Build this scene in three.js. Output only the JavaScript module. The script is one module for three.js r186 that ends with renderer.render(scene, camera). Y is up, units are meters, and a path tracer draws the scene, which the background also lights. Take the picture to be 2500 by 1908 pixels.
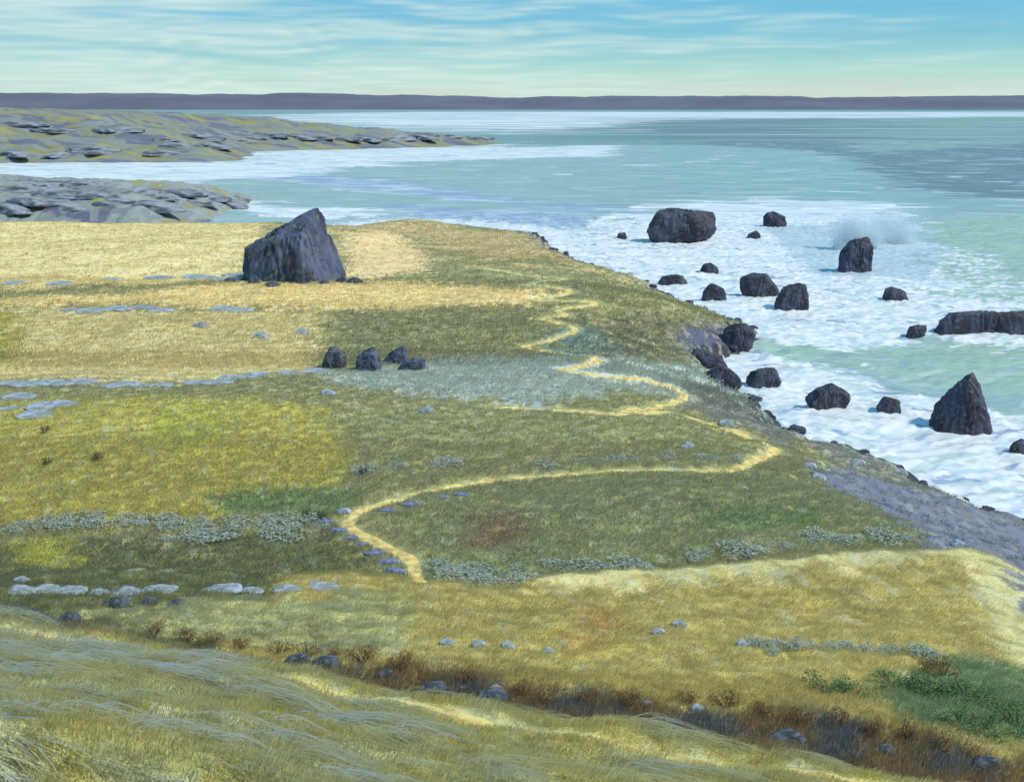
import * as THREE from 'three';
import { createNoise2D, createNoise3D } from 'simplex-noise';
import { ConvexHull } from 'three/addons/math/ConvexHull.js';
import { mergeGeometries, mergeVertices } from 'three/addons/utils/BufferGeometryUtils.js';

// ---------- camera, sky, sun, exposure ----------
const scene = new THREE.Scene();
const camera = new THREE.PerspectiveCamera(40, 1024 / 781, 0.5, 12000);
camera.position.set(0, 26, 0);
camera.lookAt(0, 26 - 100 * 0.2686, -100);
const renderer = new THREE.WebGLRenderer();
renderer.toneMapping = THREE.LinearToneMapping;
renderer.toneMappingExposure = 1.0;
renderer.shadowMap.enabled = true;
const SUN = new THREE.Vector3(0.72, 0.82, 0.26).normalize();
const sun = new THREE.DirectionalLight(new THREE.Color(1, 0.94, 0.84), 3.5);
sun.name = 'sun';
sun.position.copy(SUN).multiplyScalar(400).add(new THREE.Vector3(0, 0, -120));
sun.target.position.set(0, 0, -120);
sun.castShadow = true; sun.shadow.radius = 9; sun.shadow.mapSize.set(4096, 4096);
Object.assign(sun.shadow.camera, { left: -180, right: 180, top: 180, bottom: -180, near: 10, far: 900 });
scene.add(sun, sun.target);

// ---------- survey of the place: plan positions [x, z] in metres ----------
const COAST = [[-23.68,-238.58],[-10.1,-233.08],[4.68,-218.76],[7.83,-190.98],[12.1,-174.25],[19.88,-157.14],[20.8,-146.2],[23.22,-139.24],[26.32,-129.91],[28.35,-122.21],[24.63,-113.27],[19.76,-108.32],[20.28,-98.49],[21.52,-92.0],[22.2,-83.0],[23.83,-79.38],[26.38,-77.12],[27.93,-74.46],[28.68,-70.07],[30.31,-66.97],[32.38,-63.33],[34,-50],[37,-30],[42,0],[46,25],[-260,25],[-260,-214],[-120,-212],[-60,-214],[-35,-218]];
const G = {
  path: [[-3.26,-35.4],[-4.4,-43.58],[-5.5,-45.19],[-6.97,-46.75],[-8.02,-48.63],[-7.65,-50.07],[-6.19,-51.56],[-4.18,-53.33],[-2.28,-54.76],[1.28,-56.24],[6.44,-56.39],[9.75,-56.16],[12.41,-56.56],[14.95,-61.29],[16.62,-64.71],[15.43,-68.1],[13.51,-69.55],[10.9,-71.21],[7.47,-69.15],[9.83,-72.88],[13.09,-80.96],[13.88,-84.84],[11.4,-85.05],[8.09,-82.46],[4.71,-81.5],[3.44,-81.55],[5.19,-83.42],[7.36,-89.62],[4.91,-88.72],[2.4,-90.72],[1.21,-92.69],[3.13,-94.85],[6.12,-103.03],[4.33,-103.89],[3,-105.46],[5.54,-109.91],[4.9,-112.09],[9.21,-116.93],[2.54,-116.84],[6.62,-121.53],[1.62,-125.8],[6.55,-131.08],[1.73,-134.38],[-3.68,-139.62]],
  path_arm: [[10.95,-71.54],[7.04,-68.02],[2.5,-69.75],[-1.29,-70.81]],
  trail: [[-12.5,-20.0],[-10.7,-20.2],[-8.4,-19.9],[-6,-19.3],[-3.7,-18.6],[-1.5,-18],[0.2,-17.5],[2.1,-17.1],[3.7,-17.0],[5.4,-17.0],[7.4,-16.9],[9.3,-16.5],[12,-15.9]],
  z_straw_far: [[-128.4,-229.61],[-58.67,-252.44],[-39.89,-170.65],[-37.07,-148.27],[-32.74,-130.35],[-43.47,-124.2],[-66.44,-116.59]],
  z_gold_strip: [[-63.97,-112.04],[-40.61,-120.43],[-32.11,-126.66],[-11.14,-127.23],[4.77,-121.91],[2.49,-114.38],[-9.84,-111.66],[-19.43,-110.28],[-39.36,-111.98],[-62.6,-109.48]],
  z_tan: [[-30.18,-191.31],[-23.52,-209.42],[-18.31,-192.11],[-11.87,-151.33],[-10.77,-133.28],[-19.96,-128.58]],
  z_tip: [[-38.21,-246.32],[-21.79,-219.49],[4.62,-216.06],[7.79,-180.49],[-0.03,-151.31],[-12.26,-188.2],[-21.51,-207.26],[-31.18,-200.56]],
  z_straw_mid: [[-62.31,-108.93],[-38.62,-109.73],[-19.21,-108.99],[-17.95,-98.81],[-14.77,-80.59],[-27.62,-77.08],[-46.42,-79.79]],
  z_bare_green_left: [[-63.13,-110.47],[-50.87,-108.02],[-41.9,-88.89],[-40.29,-81.99],[-48.02,-82.68]],
  z_yellow_green: [[-40.26,-68.59],[-30.51,-72.18],[-19.46,-72.14],[-12.09,-68.67],[-8.86,-56.92],[-9.48,-51.27],[-12.31,-49.15],[-28.61,-47.37]],
  z_lime: [[-23.89,-68.88],[-19.71,-69.44],[-16.85,-59.7],[-20.67,-58.9]],
  z_green_low: [[-15.51,-50.9],[-12.4,-53.91],[-7.7,-54.01],[-7.94,-50.47],[-9.23,-49.75],[-14.07,-48.96]],
  z_sage_band: [[-14.67,-80],[-6.53,-86.05],[5.38,-86.59],[18.12,-101.77],[20.39,-90.9],[13.95,-84.1],[10.03,-79.9],[3.17,-70.68],[-7.3,-73.7],[-13.75,-76.68]],
  z_grey_slope: [[14.25,-83.58],[20.06,-91.29],[19.35,-71.02],[17.84,-66.48],[15.8,-76.08],[11.8,-74.94]],
  z_olive_mid: [[-11.65,-67.87],[-3.18,-70.13],[12.76,-74.48],[16.09,-64.34],[12.97,-56.74],[-2.3,-55.26],[-7.38,-53.43],[-9.08,-58.46]],
  z_triangle: [[-4.04,-44.2],[-6.35,-48.86],[-2.5,-54.07],[14.01,-56.78],[17.95,-58.52],[18.62,-44.97],[8.01,-42.86],[-2.52,-35.55]],
  z_rust_a: [[-2.51,-49.12],[0.22,-50.35],[1.1,-47.88],[0.41,-45.25],[-2.14,-45.74]],
  z_green_a: [[9.21,-49.92],[15.2,-49.95],[14.91,-46.54],[8.99,-46.12]],
  z_brown_point: [[6.63,-107.83],[16.68,-118.68],[19.59,-113.7],[16.87,-102.6],[7.56,-89.6]],
  z_teal: [[3.03,-98.63],[8.95,-106.98],[9.65,-94.61],[3.93,-88.88]],
  z_violet_point: [[18.15,-114.31],[23.3,-118.8],[28.19,-121.49],[24.49,-112.6],[18.86,-106.13]],
  z_shingle: [[17.95,-60.4],[28.14,-77.12],[29.53,-71.48],[31.34,-61.29],[32.6,-58.05],[18.91,-33.14],[18.49,-35.59],[17.58,-36.66],[17.36,-39.12],[18.91,-47.42],[18.35,-51.68]],
  z_rim_gold: [[2.33,-35.45],[6.84,-36.39],[10.69,-42.31],[18.19,-43.32],[17.98,-38.86],[19.59,-34.41],[18.67,-32.64],[17.72,-35.78],[16.52,-37.49],[10.4,-36.95],[6.66,-35.35],[2.4,-33.85]],
  z_bench: [[-4.7,-33.13],[2.5,-35.51],[5.58,-37.21],[6.76,-42.54],[18.19,-43.32],[17.98,-38.86],[19.59,-34.41],[15.7,-27.06],[13.42,-27.86],[10.71,-26.03],[6.1,-25.21],[3.49,-23.94],[-0.01,-24.83],[-2.56,-26.54],[-5.67,-29.72]],
  z_orange: [[2.04,-31.88],[3.59,-32.93],[2.54,-27.88],[1.74,-28.06]],
  z_bench_left: [[-13.93,-29.94],[-7.07,-32.49],[-3.78,-33.26],[-2.91,-30.47],[-2.88,-27.21],[-5.97,-27.01],[-10.97,-28.75]],
  z_dark_olive: [[-27.47,-45.3],[-17.29,-46.42],[-8.86,-47.6],[-4.78,-42.33],[-4.93,-34.82],[-12.99,-21.09]],
  z_yellow_stem: [[-23.05,-45.77],[-20.33,-46.43],[-14.94,-33.94],[-17.39,-34.26]],
  z_gully: [[-12.45,-20.17],[-12.24,-29.93],[-8.28,-28.93],[-5.36,-27.94],[-1.47,-25.29],[0.58,-24.35],[4.13,-24.3],[9.19,-23.54],[13.69,-23.3],[12.01,-20.03],[9.24,-20.66],[4.58,-17.84],[2.14,-17.48],[-0.87,-17.84],[-4.32,-19.44],[-10.46,-27.31],[-11.65,-18.8]],
  z_green_right: [[9.63,-25.46],[13.09,-28.37],[16.06,-27.75],[13.09,-22.17],[11.72,-22.5],[9.65,-22.92]],
  boulder: [[-25.49,-126.73]],
  group_rocks: [[-14.1,-82.63],[-11.46,-81.33],[-9.53,-84.73],[-7.89,-82.38]],
  pale_stones: [[-1.88,-27.97],[-0.94,-27.8],[-0.11,-27.78],[1.06,-27.83],[5.32,-31.07],[4.51,-30.04],[6.91,-28.97],[12.41,-28.56],[-0.42,-24.38],[3.35,-23.73],[4.57,-23.45],[-5.62,-68.98],[27.12,-70.95],[17.46,-59.69],[17.48,-57.77],[19.61,-43.8],[-16.41,-33.01],[-8.32,-49.88],[-22.94,-95.87],[-19.7,-98.83],[-30.04,-101.48],[23.52,-69.11],[-12.86,-72.42],[10.49,-60.75],[14.54,-69.93]],
  ledge_a: [[-37.31,-77.1],[-35.25,-76.36],[-33.65,-76.63],[-32.01,-76.84],[-28.65,-76.09],[-27.21,-75.85],[-25.92,-76.59],[-23.61,-77.46],[-21.84,-77.36],[-21.25,-79.14],[-19.24,-79.63],[-17.26,-80.38],[-15.2,-80.93]],
  ledge_b: [[-16.11,-32.16],[-15.25,-32.28],[-14.43,-32.14],[-13.53,-32.14],[-12.69,-32.34],[-11.68,-32.51],[-9.59,-32.74],[-8.73,-32.97],[-7.53,-33.19],[-6.51,-33.61]],
  ledge_c: [[-45.63,-109.16],[-43.23,-108.55],[-40.82,-109.17],[-38.8,-110.3],[-36.36,-109.44],[-30.1,-110.34],[-27.95,-109.49]],
  ledge_d: [[-58.3,-124.63],[-52.8,-124.48],[-48.31,-128.61],[-43.68,-131.64],[-39.21,-132.06],[-37.25,-131.21],[-34.45,-129.25],[-34.81,-134.06]],
  ledge_e: [[-33.86,-69.52],[-31,-67.32],[-30.58,-70.01],[-34.69,-72.82],[-31.46,-69.82]],
  sage_a: [[-22.89,-47.35],[-21.5,-47.75],[-20.11,-48.16],[-18.26,-47.97],[-16.46,-47.91],[-14.86,-47.76],[-13.36,-47.91],[-12.07,-48.08],[-10.78,-48.31],[-9.46,-48.48],[-15.12,-46.34],[-13.75,-46.07],[-10.87,-46.63]],
  sage_b: [[-3.02,-42.71],[-1.21,-42.53],[0.39,-42.52],[1.97,-42.26],[3.53,-41.87],[5.09,-41.77],[7.97,-42.62],[10,-42.82],[11.83,-43.71],[13.8,-44.89],[14.98,-44.67],[16.68,-44.8],[17.82,-44.49],[-1.53,-35.79],[-0.01,-35.6]],
  sage_c: [[7.47,-28.86],[8.4,-29.22],[9.54,-29.28],[10.51,-29.21],[11.41,-29],[12.05,-28.53]],
  sage_d: [[-6.56,-57.3],[-4.5,-57.76],[-3.73,-58.08],[-8.24,-56.17],[2.1,-57.91],[4.25,-58.37],[6.13,-58.54],[9.09,-58.7],[11.19,-58.45],[12.78,-58.39]],
  slate_rocks: [[-5.75,-25.95],[-4.95,-25.67],[-3.28,-25.06],[-2.01,-24.26],[-0.47,-23.86],[-12.46,-30.91],[-11.51,-31.13],[-10.68,-31.27],[-13.28,-29.36],[6.4,-22.06],[8.6,-21.8],[10.72,-21.22],[3.91,-22.87]],
  rust_bushes: [[-8.52,-27.36],[-7.56,-27.16],[-6.49,-27.01],[-5.61,-26.49],[-4.79,-26.2],[-4.02,-26.09],[-2.95,-25.42],[-1.2,-24.74],[0.23,-24.33],[0.69,-23.94],[1.86,-23.95],[2.86,-23.55],[4.41,-23.88],[5.33,-23.81],[6.1,-23.16],[6.9,-22.76],[7.82,-22.82],[8.58,-22.43],[9.32,-22.32],[9.86,-21.76],[10.63,-21.53],[11.98,-26.7],[11.68,-27.23],[-10.26,-27.86],[-9.23,-27.54]],
  green_bushes: [[8.38,-25.45],[8.98,-24.99],[10.31,-25.97],[11.17,-25.58],[11.91,-25.02],[12.47,-24.38],[12.33,-23.1],[10.82,-23.04],[11.44,-22.89]],
  point_outcrops: [[-112.57,-246.13],[-111.27,-254.09],[-103.06,-245.73],[-103.37,-258.92],[-93.5,-243.96],[-87.3,-239.45],[-86.52,-252.84],[-81.34,-251.43],[-80,-261.4],[-75.28,-258.06],[-74.92,-273.15],[-70.91,-273.05],[-106,-235.39],[-98.13,-235.67],[-78.85,-238.46],[-107.82,-232.39]],
  head_outcrops: [[-247.28,-543.83],[-240.9,-545.86],[-229.43,-539.89],[-218.01,-537.32],[-200.98,-538.4],[-188.17,-538.94],[-185.74,-500.97],[-194.17,-503.85],[-167.34,-527.95],[-171.06,-579.02],[-162.11,-581.45],[-158.29,-519.44],[-150.19,-545.92],[-149.25,-630.84],[-137.68,-639.08],[-125.57,-646.01],[-151.53,-612.79],[-111.78,-645.13],[-98.71,-648.47],[-89.19,-659.07],[-67.82,-668.06],[-55.98,-678.33],[-41.03,-692.19],[-21.2,-712.4],[-204.73,-497.68],[-224,-491.26],[-160.55,-504.87],[-126.53,-552.48]],
  path_stones: [[-9.01,-48.52],[-8.21,-47.42],[-7.52,-46.3],[-6.87,-45.63],[-6.13,-44.34],[-5.46,-43.42],[-4.99,-42.41],[-6.24,-49.88],[-5.16,-50.64],[-3.6,-51.9],[-2.66,-52.33]],
  boulder_stones: [[-33.77,-128.82],[-32.5,-130.04],[-30.47,-127.18],[-27.91,-125.1],[-22.2,-126.88],[-20.45,-129.2],[-18.81,-128.39]],
  dark_tufts: [[-8.16,-55.56],[-10.03,-49.13],[-9.31,-48.94],[-28.66,-62.87],[-25.91,-56.66],[-23.28,-57.24]]
};
const W = {
  foam_bay: [[7.53,-194.07],[19.62,-240.47],[33.44,-278.96],[72.16,-306.86],[105.18,-285.46],[79.82,-207.48],[87.14,-182.25],[67.34,-139.24],[50.95,-129.91],[45.37,-119.17],[31.34,-117.94],[33.63,-100.25],[37.58,-95.14],[43.57,-87.63],[47.28,-79.96],[33.97,-55.48],[30.14,-66.55],[27.42,-74.98],[22.2,-83.0],[21.09,-95.96],[19.76,-108.32],[28.35,-122.21],[20.48,-146.2],[12.1,-174.25]],
  foam_far: [[-153.17,-670.26],[-27.61,-649.53],[67.16,-692.35],[51.39,-552.48],[-43.18,-507.72],[-64.56,-446.1],[-116.41,-507.72]],
  foam_cove: [[-265.24,-480.43],[-116.41,-507.72],[-65.37,-480.43],[-70.94,-416.29],[-101.24,-382.94],[-101.78,-350.45],[-66.14,-285.46],[-47.29,-275.2],[-25.26,-266.8],[-42.79,-248.33],[-62.35,-258.88],[-107.76,-350.45],[-225.88,-408.1]],
  foam_horizon: [[-538.93,-2375.92],[-269.89,-3209.93],[403.15,-3209.93],[1614.63,-3209.93],[1076.42,-2137.63],[223.97,-1780.19],[73.18,-1162.8],[-47.28,-797.24],[-89.96,-1065.32],[-256.72,-1524.88],[-404.2,-1780.19]],
  green_a: [[23.79,-116.74],[41.79,-117.94],[63.32,-119.17],[51.26,-95.14],[39.7,-98.49],[34.95,-103.0],[26.9,-112.16]],
  green_b: [[92.1,-240.47],[146.78,-285.46],[73.39,-139.24],[60.86,-146.2],[70.43,-182.25]],
  grey_ne: [[152.11,-2137.63],[1614.63,-3209.93],[161.46,-314.71],[121.72,-299.39],[171.2,-577.91],[119.5,-707.89]],
  green_ne: [[538.05,-1831.25],[1291.71,-2566.55],[403.66,-797.24],[183.44,-577.91]],
  blue_near: [[-26.98,-285.46],[11.4,-266.8],[23.76,-240.47],[8.03,-207.48],[-10.17,-234.89],[-25.39,-245.32]],
  blue_mid: [[-107.77,-408.1],[-81.56,-416.29],[-30.84,-360.66],[-2.63,-299.39],[24.41,-285.46],[16.77,-261.09],[-26.99,-314.71],[-70.84,-360.66]],
  blue_plume: [[53.79,-231.31],[94.71,-250.37],[85.21,-207.48],[63.02,-162.33],[47.26,-166.9]],
  head_near: [[-248.05,-416.29],[-188.71,-402.81],[-154.88,-395.13],[-128.28,-375.98],[-104.69,-360.66],[-87.05,-322.96],[-64.21,-266.8],[-58.2,-250.37]]
};
const SEA_ROCKS = [
  {"at": [32.17, -203.96], "outline": [[-7.94, 0.28], [-6.44, 4.36], [-4.85, 6.21], [-1.32, 6.49], [3.09, 5.1], [6.62, 5.84], [7.77, 2.78], [7.94, 0.46]], "deep": 7.94, "label": "broad purple-black sea rock with two humps, farthest large rock", "detail": 22},
  {"at": [56.59, -231.31], "outline": [[-2.59, 0.0], [-2.29, 2.93], [-0.3, 3.46], [2.39, 2.3], [2.79, 0.21]], "deep": 3.99, "label": "small jagged black sea rock right of the broad two humped one"},
  {"at": [47.59, -211.11], "outline": [[-1.55, 0.0], [-1.1, 1.05], [0.73, 1.72], [1.83, 0.29]], "deep": 2.28, "label": "tiny dark sea rock between the broad humped rock and the jagged one"},
  {"at": [21.9, -213.35], "outline": [[-1.29, 0.0], [-0.74, 0.97], [0.65, 1.16], [1.2, 0.19]], "deep": 1.84, "label": "tiny dark sea rock left of the broad two humped one"},
  {"at": [54.47, -167.85], "outline": [[-3.0, 0.15], [-2.41, 3.3], [-1.24, 4.84], [0.37, 5.22], [1.98, 5.61], [2.85, 4.46], [2.85, 0.31]], "deep": 4.39, "label": "tall block shaped violet sea rock in front of the spray", "detail": 20},
  {"at": [31.03, -166.9], "outline": [[-1.53, 0.15], [-1.38, 1.53], [0.22, 1.76], [1.38, 0.92], [1.6, 0.0]], "deep": 2.18, "label": "small violet sea rock above the low wide one near the point"},
  {"at": [23.82, -155.9], "outline": [[-2.73, 0.07], [-1.7, 1.22], [0.34, 1.65], [1.91, 1.43], [2.79, 0.21]], "deep": 3.07, "label": "low wide dark sea rock close to the grassy point"},
  {"at": [27.52, -142.64], "outline": [[-1.88, 0.13], [-1.75, 1.97], [-0.63, 2.5], [0.94, 2.37], [1.94, 0.13]], "deep": 2.82, "label": "squat dark sea rock left of the pair in the white surf"},
  {"at": [34.33, -146.2], "outline": [[-2.69, 0.27], [-2.69, 2.69], [-0.71, 3.16], [1.54, 3.1], [2.95, 1.01], [2.69, 0.0]], "deep": 3.85, "label": "rounded violet sea rock touching the square one beside it", "detail": 18},
  {"at": [36.39, -136.63], "outline": [[-2.28, 0.19], [-1.8, 2.4], [-0.96, 3.47], [1.74, 3.53], [2.28, 1.77], [2.16, 0.13]], "deep": 3.31, "label": "square topped dark sea rock in the middle of the surf", "detail": 18},
  {"at": [51.93, -142.99], "outline": [[-2.01, 0.2], [-1.76, 1.52], [-0.19, 1.91], [1.38, 1.38], [2.38, 0.07]], "deep": 2.51, "label": "low dark sea rock in the pale green water"},
  {"at": [46.28, -119.92], "outline": [[-1.38, 0.0], [-0.9, 1.06], [0.16, 1.51], [1.22, 1.34], [1.54, 0.28]], "deep": 1.86, "label": "small dark sea rock at the tip of the long reef"},
  {"at": [55.75, -121.18], "outline": [[-7.51, 0.11], [-7.08, 1.8], [-5.36, 2.59], [-1.61, 2.76], [1.34, 2.42], [4.83, 2.65], [7.51, 1.8], [8.15, 0.11]], "deep": 3.22, "label": "long low reef rock running out of the picture at the right", "detail": 28},
  {"at": [37.14, -83.63], "outline": [[-3.03, 0.08], [-2.09, 1.79], [-1.14, 3.58], [-0.38, 4.46], [1.06, 4.86], [1.59, 3.38], [2.27, 1.59], [2.96, 0.08]], "deep": 3.41, "label": "tall pyramid shaped black sea rock nearest the viewer", "detail": 28},
  {"at": [32.53, -88.33], "outline": [[-1.2, 0.29], [-1.04, 1.26], [-0.16, 1.8], [0.96, 1.26], [1.2, 0.63], [0.56, 0.0]], "deep": 1.6, "label": "small round dark sea rock left of the pyramid rock", "detail": 16},
  {"at": [27.55, -89.91], "outline": [[-2.35, 0.51], [-1.82, 1.45], [-0.61, 1.79], [0.61, 2.3], [2.03, 1.79], [2.35, 0.94], [0.81, 0.0]], "deep": 2.43, "label": "broad ragged sea rock near the grey bank", "detail": 20},
  {"at": [23.93, -97.46], "outline": [[-2.1, 0.28], [-1.57, 1.38], [-0.35, 1.84], [1.4, 1.74], [1.92, 0.96], [0.74, 0.0]], "deep": 2.19, "label": "ragged black sea rock beside the shore cluster", "detail": 18},
  {"at": [19.89, -96.45], "outline": [[-1.95, 0.18], [-1.73, 1.68], [-0.65, 2.36], [0.87, 2.14], [1.73, 1.0], [1.64, 0.0]], "deep": 2.16, "label": "black rock at the shore flecked with foam", "detail": 16},
  {"at": [19.94, -103.94], "outline": [[-1.95, 0.88], [-1.39, 1.36], [0.46, 1.56], [1.86, 0.97], [1.62, 0.0]], "deep": 1.86, "label": "flat black rock where the violet point meets the surf", "detail": 14},
  {"at": [38.69, -77.12], "outline": [[-0.84, 0.18], [-0.63, 1.0], [0.18, 1.37], [0.88, 0.92], [1.06, 0.0]], "deep": 1.58, "label": "dark sea rock at the right edge beside the pyramid rock", "detail": 16},
  {"at": [25.0, -112.6], "outline": [[-2.75, 0.11], [-2.0, 2.26], [-0.5, 3.2], [0.75, 2.94], [1.6, 2.0], [1.0, 0.95], [0.0, 0.0]], "deep": 3.5, "label": "violet rock ending the grassy point in the surf", "detail": 18}
];
const SPRAY = [[60.64,-197.26,4.7,6.41],[62.77,-197.26,4.7,7.86],[71.75,-207.48,6.28,6.73],[73.22,-203.96,7.06,5.74],[65.77,-197.26,5.13,5.13]];
const STONE_LABELS = ["leftmost of three small grey stones in a row on the gold bench","middle of three small grey stones in a row on the gold bench","rightmost of three small grey stones in a row on the gold bench","flat grey stone right of the three stones on the gold bench","pale round stone highest on the open gold bench","small pale stone just left of the highest stone on the gold bench","pale stone at the left end of the sage row on the bench","pale stone at the right end of the sage row on the bench","bluish white stone at the brown lip of the gully near the centre","bluish pale stone in the gully scrub right of the centre","pale stone low in the scrub beside the gully rocks","pale grey stone alone at the foot of the sage band","pale stone near the top of the grey bank","pale stone where the terrace meets the top of the grey bank","pale stone just below the top of the grey bank","grey stone where the bench crest meets the grey bank","white stone on the dark olive slope at the far left","round grey stone at the sharp bend of the footpath","left of two grey-green stones in the middle straw field","right of two grey-green stones in the middle straw field","small stone at the top of the middle straw field","pale stone on the brown edge above the surf","small pale stone left under the group of four boulders","pale stone beside the descending stretch of the footpath","white stone on the footpath above its rightmost bend"];

// ---------- seeded noise ----------
function rng(seed) { let a = seed >>> 0; return () => { a = (a + 0x6D2B79F5) | 0; let t = Math.imul(a ^ (a >>> 15), 1 | a); t = (t + Math.imul(t ^ (t >>> 7), 61 | t)) ^ t; return ((t ^ (t >>> 14)) >>> 0) / 4294967296; }; }
const n2 = createNoise2D(rng(11)), n2b = createNoise2D(rng(29)), n3 = createNoise3D(rng(47));
const clamp = (v, a = 0, b = 1) => Math.min(b, Math.max(a, v));
const lerp = (a, b, t) => a + (b - a) * t;
const sst = (a, b, v) => { const t = clamp((v - a) / (b - a)); return t * t * (3 - 2 * t); };
function fbm(x, y, o = 4) { let s = 0, a = 0.5; for (let i = 0; i < o; i++) { s += a * n2(x, y); x = x * 2.03 + 17.1; y = y * 2.03 - 9.7; a *= 0.5; } return s; }

// ---------- the lie of the land; x to the right, z towards the viewer, y up from the sea ----------
function segDist(px, pz, ax, az, bx, bz) { const dx = bx - ax, dz = bz - az, t = clamp(((px - ax) * dx + (pz - az) * dz) / (dx * dx + dz * dz + 1e-9)); return Math.hypot(px - ax - t * dx, pz - az - t * dz); }
function inPoly(p, x, z) { let c = false; for (let i = 0, j = p.length - 1; i < p.length; j = i++) { const a = p[i], b = p[j]; if ((a[1] > z) !== (b[1] > z) && x < (b[0] - a[0]) * (z - a[1]) / (b[1] - a[1]) + a[0]) c = !c; } return c; }
function polyDist(p, x, z, closed = true) { let m = 1e9; for (let i = closed ? 0 : 1, j = closed ? p.length - 1 : 0; i < p.length; j = i++) m = Math.min(m, segDist(x, z, p[j][0], p[j][1], p[i][0], p[i][1])); return m; }
function coastSD(x, z) { const d = polyDist(COAST, x, z); return inPoly(COAST, x, z) ? d : -d; }
function profile(pts, v) { if (v <= pts[0][0]) return pts[0][1]; for (let i = 1; i < pts.length; i++) if (v <= pts[i][0]) { const [a, p] = pts[i - 1], [b, q] = pts[i]; return lerp(p, q, (v - a) / (b - a)); } return pts[pts.length - 1][1]; }
const HILL = [[-30, 25], [0, 24.2], [6, 20.2], [12, 17.2], [16, 15.6], [19.2, 14.3], [20.2, 13.2], [21.2, 12.1], [22.6, 11.5], [24, 11.6], [27, 11.0], [36, 9.2], [60, 8.6]];
const TERRACE = [[30, 7.6], [45, 6.9], [60, 6.3], [85, 5.6], [130, 5.1], [210, 4.7], [300, 4.5]];
function smoothProfile(pts, v, w) { return (profile(pts, v - w) + 2 * profile(pts, v - w / 2) + 2 * profile(pts, v) + 2 * profile(pts, v + w / 2) + profile(pts, v + w)) / 8; }
function landHeight(x, z) {
  const d = -z, s = d + 0.21 * x + 0.5 * n2(x * 0.09, z * 0.09) + 0.22 * n2(x * 0.31, z * 0.31);
  const near = smoothProfile(HILL, s, 0.7) - 0.078 * clamp(x, -30, 15) * (1 - sst(19.5, 23.5, s));
  const far = smoothProfile(TERRACE, d, 3) + 0.55 * n2(x * 0.018 + 3, z * 0.018) + 0.22 * n2(x * 0.07, z * 0.07) - 3.6 * sst(130, 205, d) * sst(-48, -8, x);
  const s2 = d - (x > 0 ? 0.2 : 0.05) * x + 0.4 * n2(x * 0.12 + 50, z * 0.12);
  let h = lerp(near, far, sst(35.8, 38.4, s2));
  h += 0.09 * n2(x * 0.6, z * 0.6) + 0.04 * n2(x * 1.7, z * 1.7);
  return h;
}
function groundHeight(x, z) {
  const sd = coastSD(x, z) + 0.9 * n2(x * 0.16, z * 0.16 + 7) + 0.35 * n2b(x * 0.6, z * 0.6);
  if (sd < 0) return Math.max(-4, 0.25 + 0.75 * sd);
  const h = landHeight(x, z), far = sst(40, 58, -z), c = 0.25 + lerp(0.9, 0.6, far) * Math.min(sd, 1.0) + lerp(0.5, 0.31, far) * Math.max(0, sd - 1.0) + 0.12 * n2b(x * 0.45, z * 0.45) * Math.min(1, sd);
  const k = 1.3, m = Math.max(k - Math.abs(h - c), 0) / k;
  return Math.min(h, c) - m * m * k * 0.25;
}

// the low rocky point behind the terrace, and the long headland beyond the cove
const POINT_TOP = [[-260, 9.5], [-131, 7.9], [-95, 6.7], [-81, 5.4], [-75, 2.4], [-68, -0.6], [-50, -3]];
function pointHeight(x, z) { const r = 1 - Math.pow(Math.abs(-z - 268) / 42, 2.2); return r < 0 ? -3 : profile(POINT_TOP, x) * Math.pow(r, 0.55) + 0.7 * n2(x * 0.06, z * 0.06) + 0.3 * n2(x * 0.22, z * 0.22) - 0.6 * (1 - r); }
const HEAD = [[-520, -470], [-300, -480], [-228, -487], [-160, -492], [-124, -500], [-134, -560], [-138, -605], [-100, -630], [-50, -662], [-3, -705], [-20, -732], [-90, -745], [-180, -770], [-320, -850], [-520, -900]];
const HEAD_TOP = [[-520, 25], [-300, 21.5], [-200, 19.5], [-140, 16], [-100, 11.5], [-60, 8], [-25, 3.2], [0, 0.8]];
function headHeight(x, z) { const d = polyDist(HEAD, x, z), sd = (inPoly(HEAD, x, z) ? d : -d) + 3 * n2(x * 0.03, z * 0.03); return sd < 0 ? Math.max(-3, 0.4 * sd) : Math.min(0.24 * sd, 0.9 * profile(HEAD_TOP, x) + 0.02 * sd) + (0.9 * n2(x * 0.03, z * 0.03) + 0.5 * n2(x * 0.1, z * 0.1)) * Math.min(1, sd / 10); }
function anyHeight(x, z) { return z > -226 ? groundHeight(x, z) : z > -320 ? pointHeight(x, z) : headHeight(x, z); }

const lin = (c) => (c <= 0.04045 ? c / 12.92 : Math.pow((c + 0.055) / 1.055, 2.4));
const unlin = (c) => (c <= 0.0031308 ? c * 12.92 : 1.055 * Math.pow(Math.max(c, 0), 1 / 2.4) - 0.055);
const rgb = (r, g, b) => [lin(r / 255), lin(g / 255), lin(b / 255)];
const mixc = (a, b, t) => [lerp(a[0], b[0], t), lerp(a[1], b[1], t), lerp(a[2], b[2], t)];
const mul = (a, k) => [a[0] * k, a[1] * k, a[2] * k];

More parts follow.
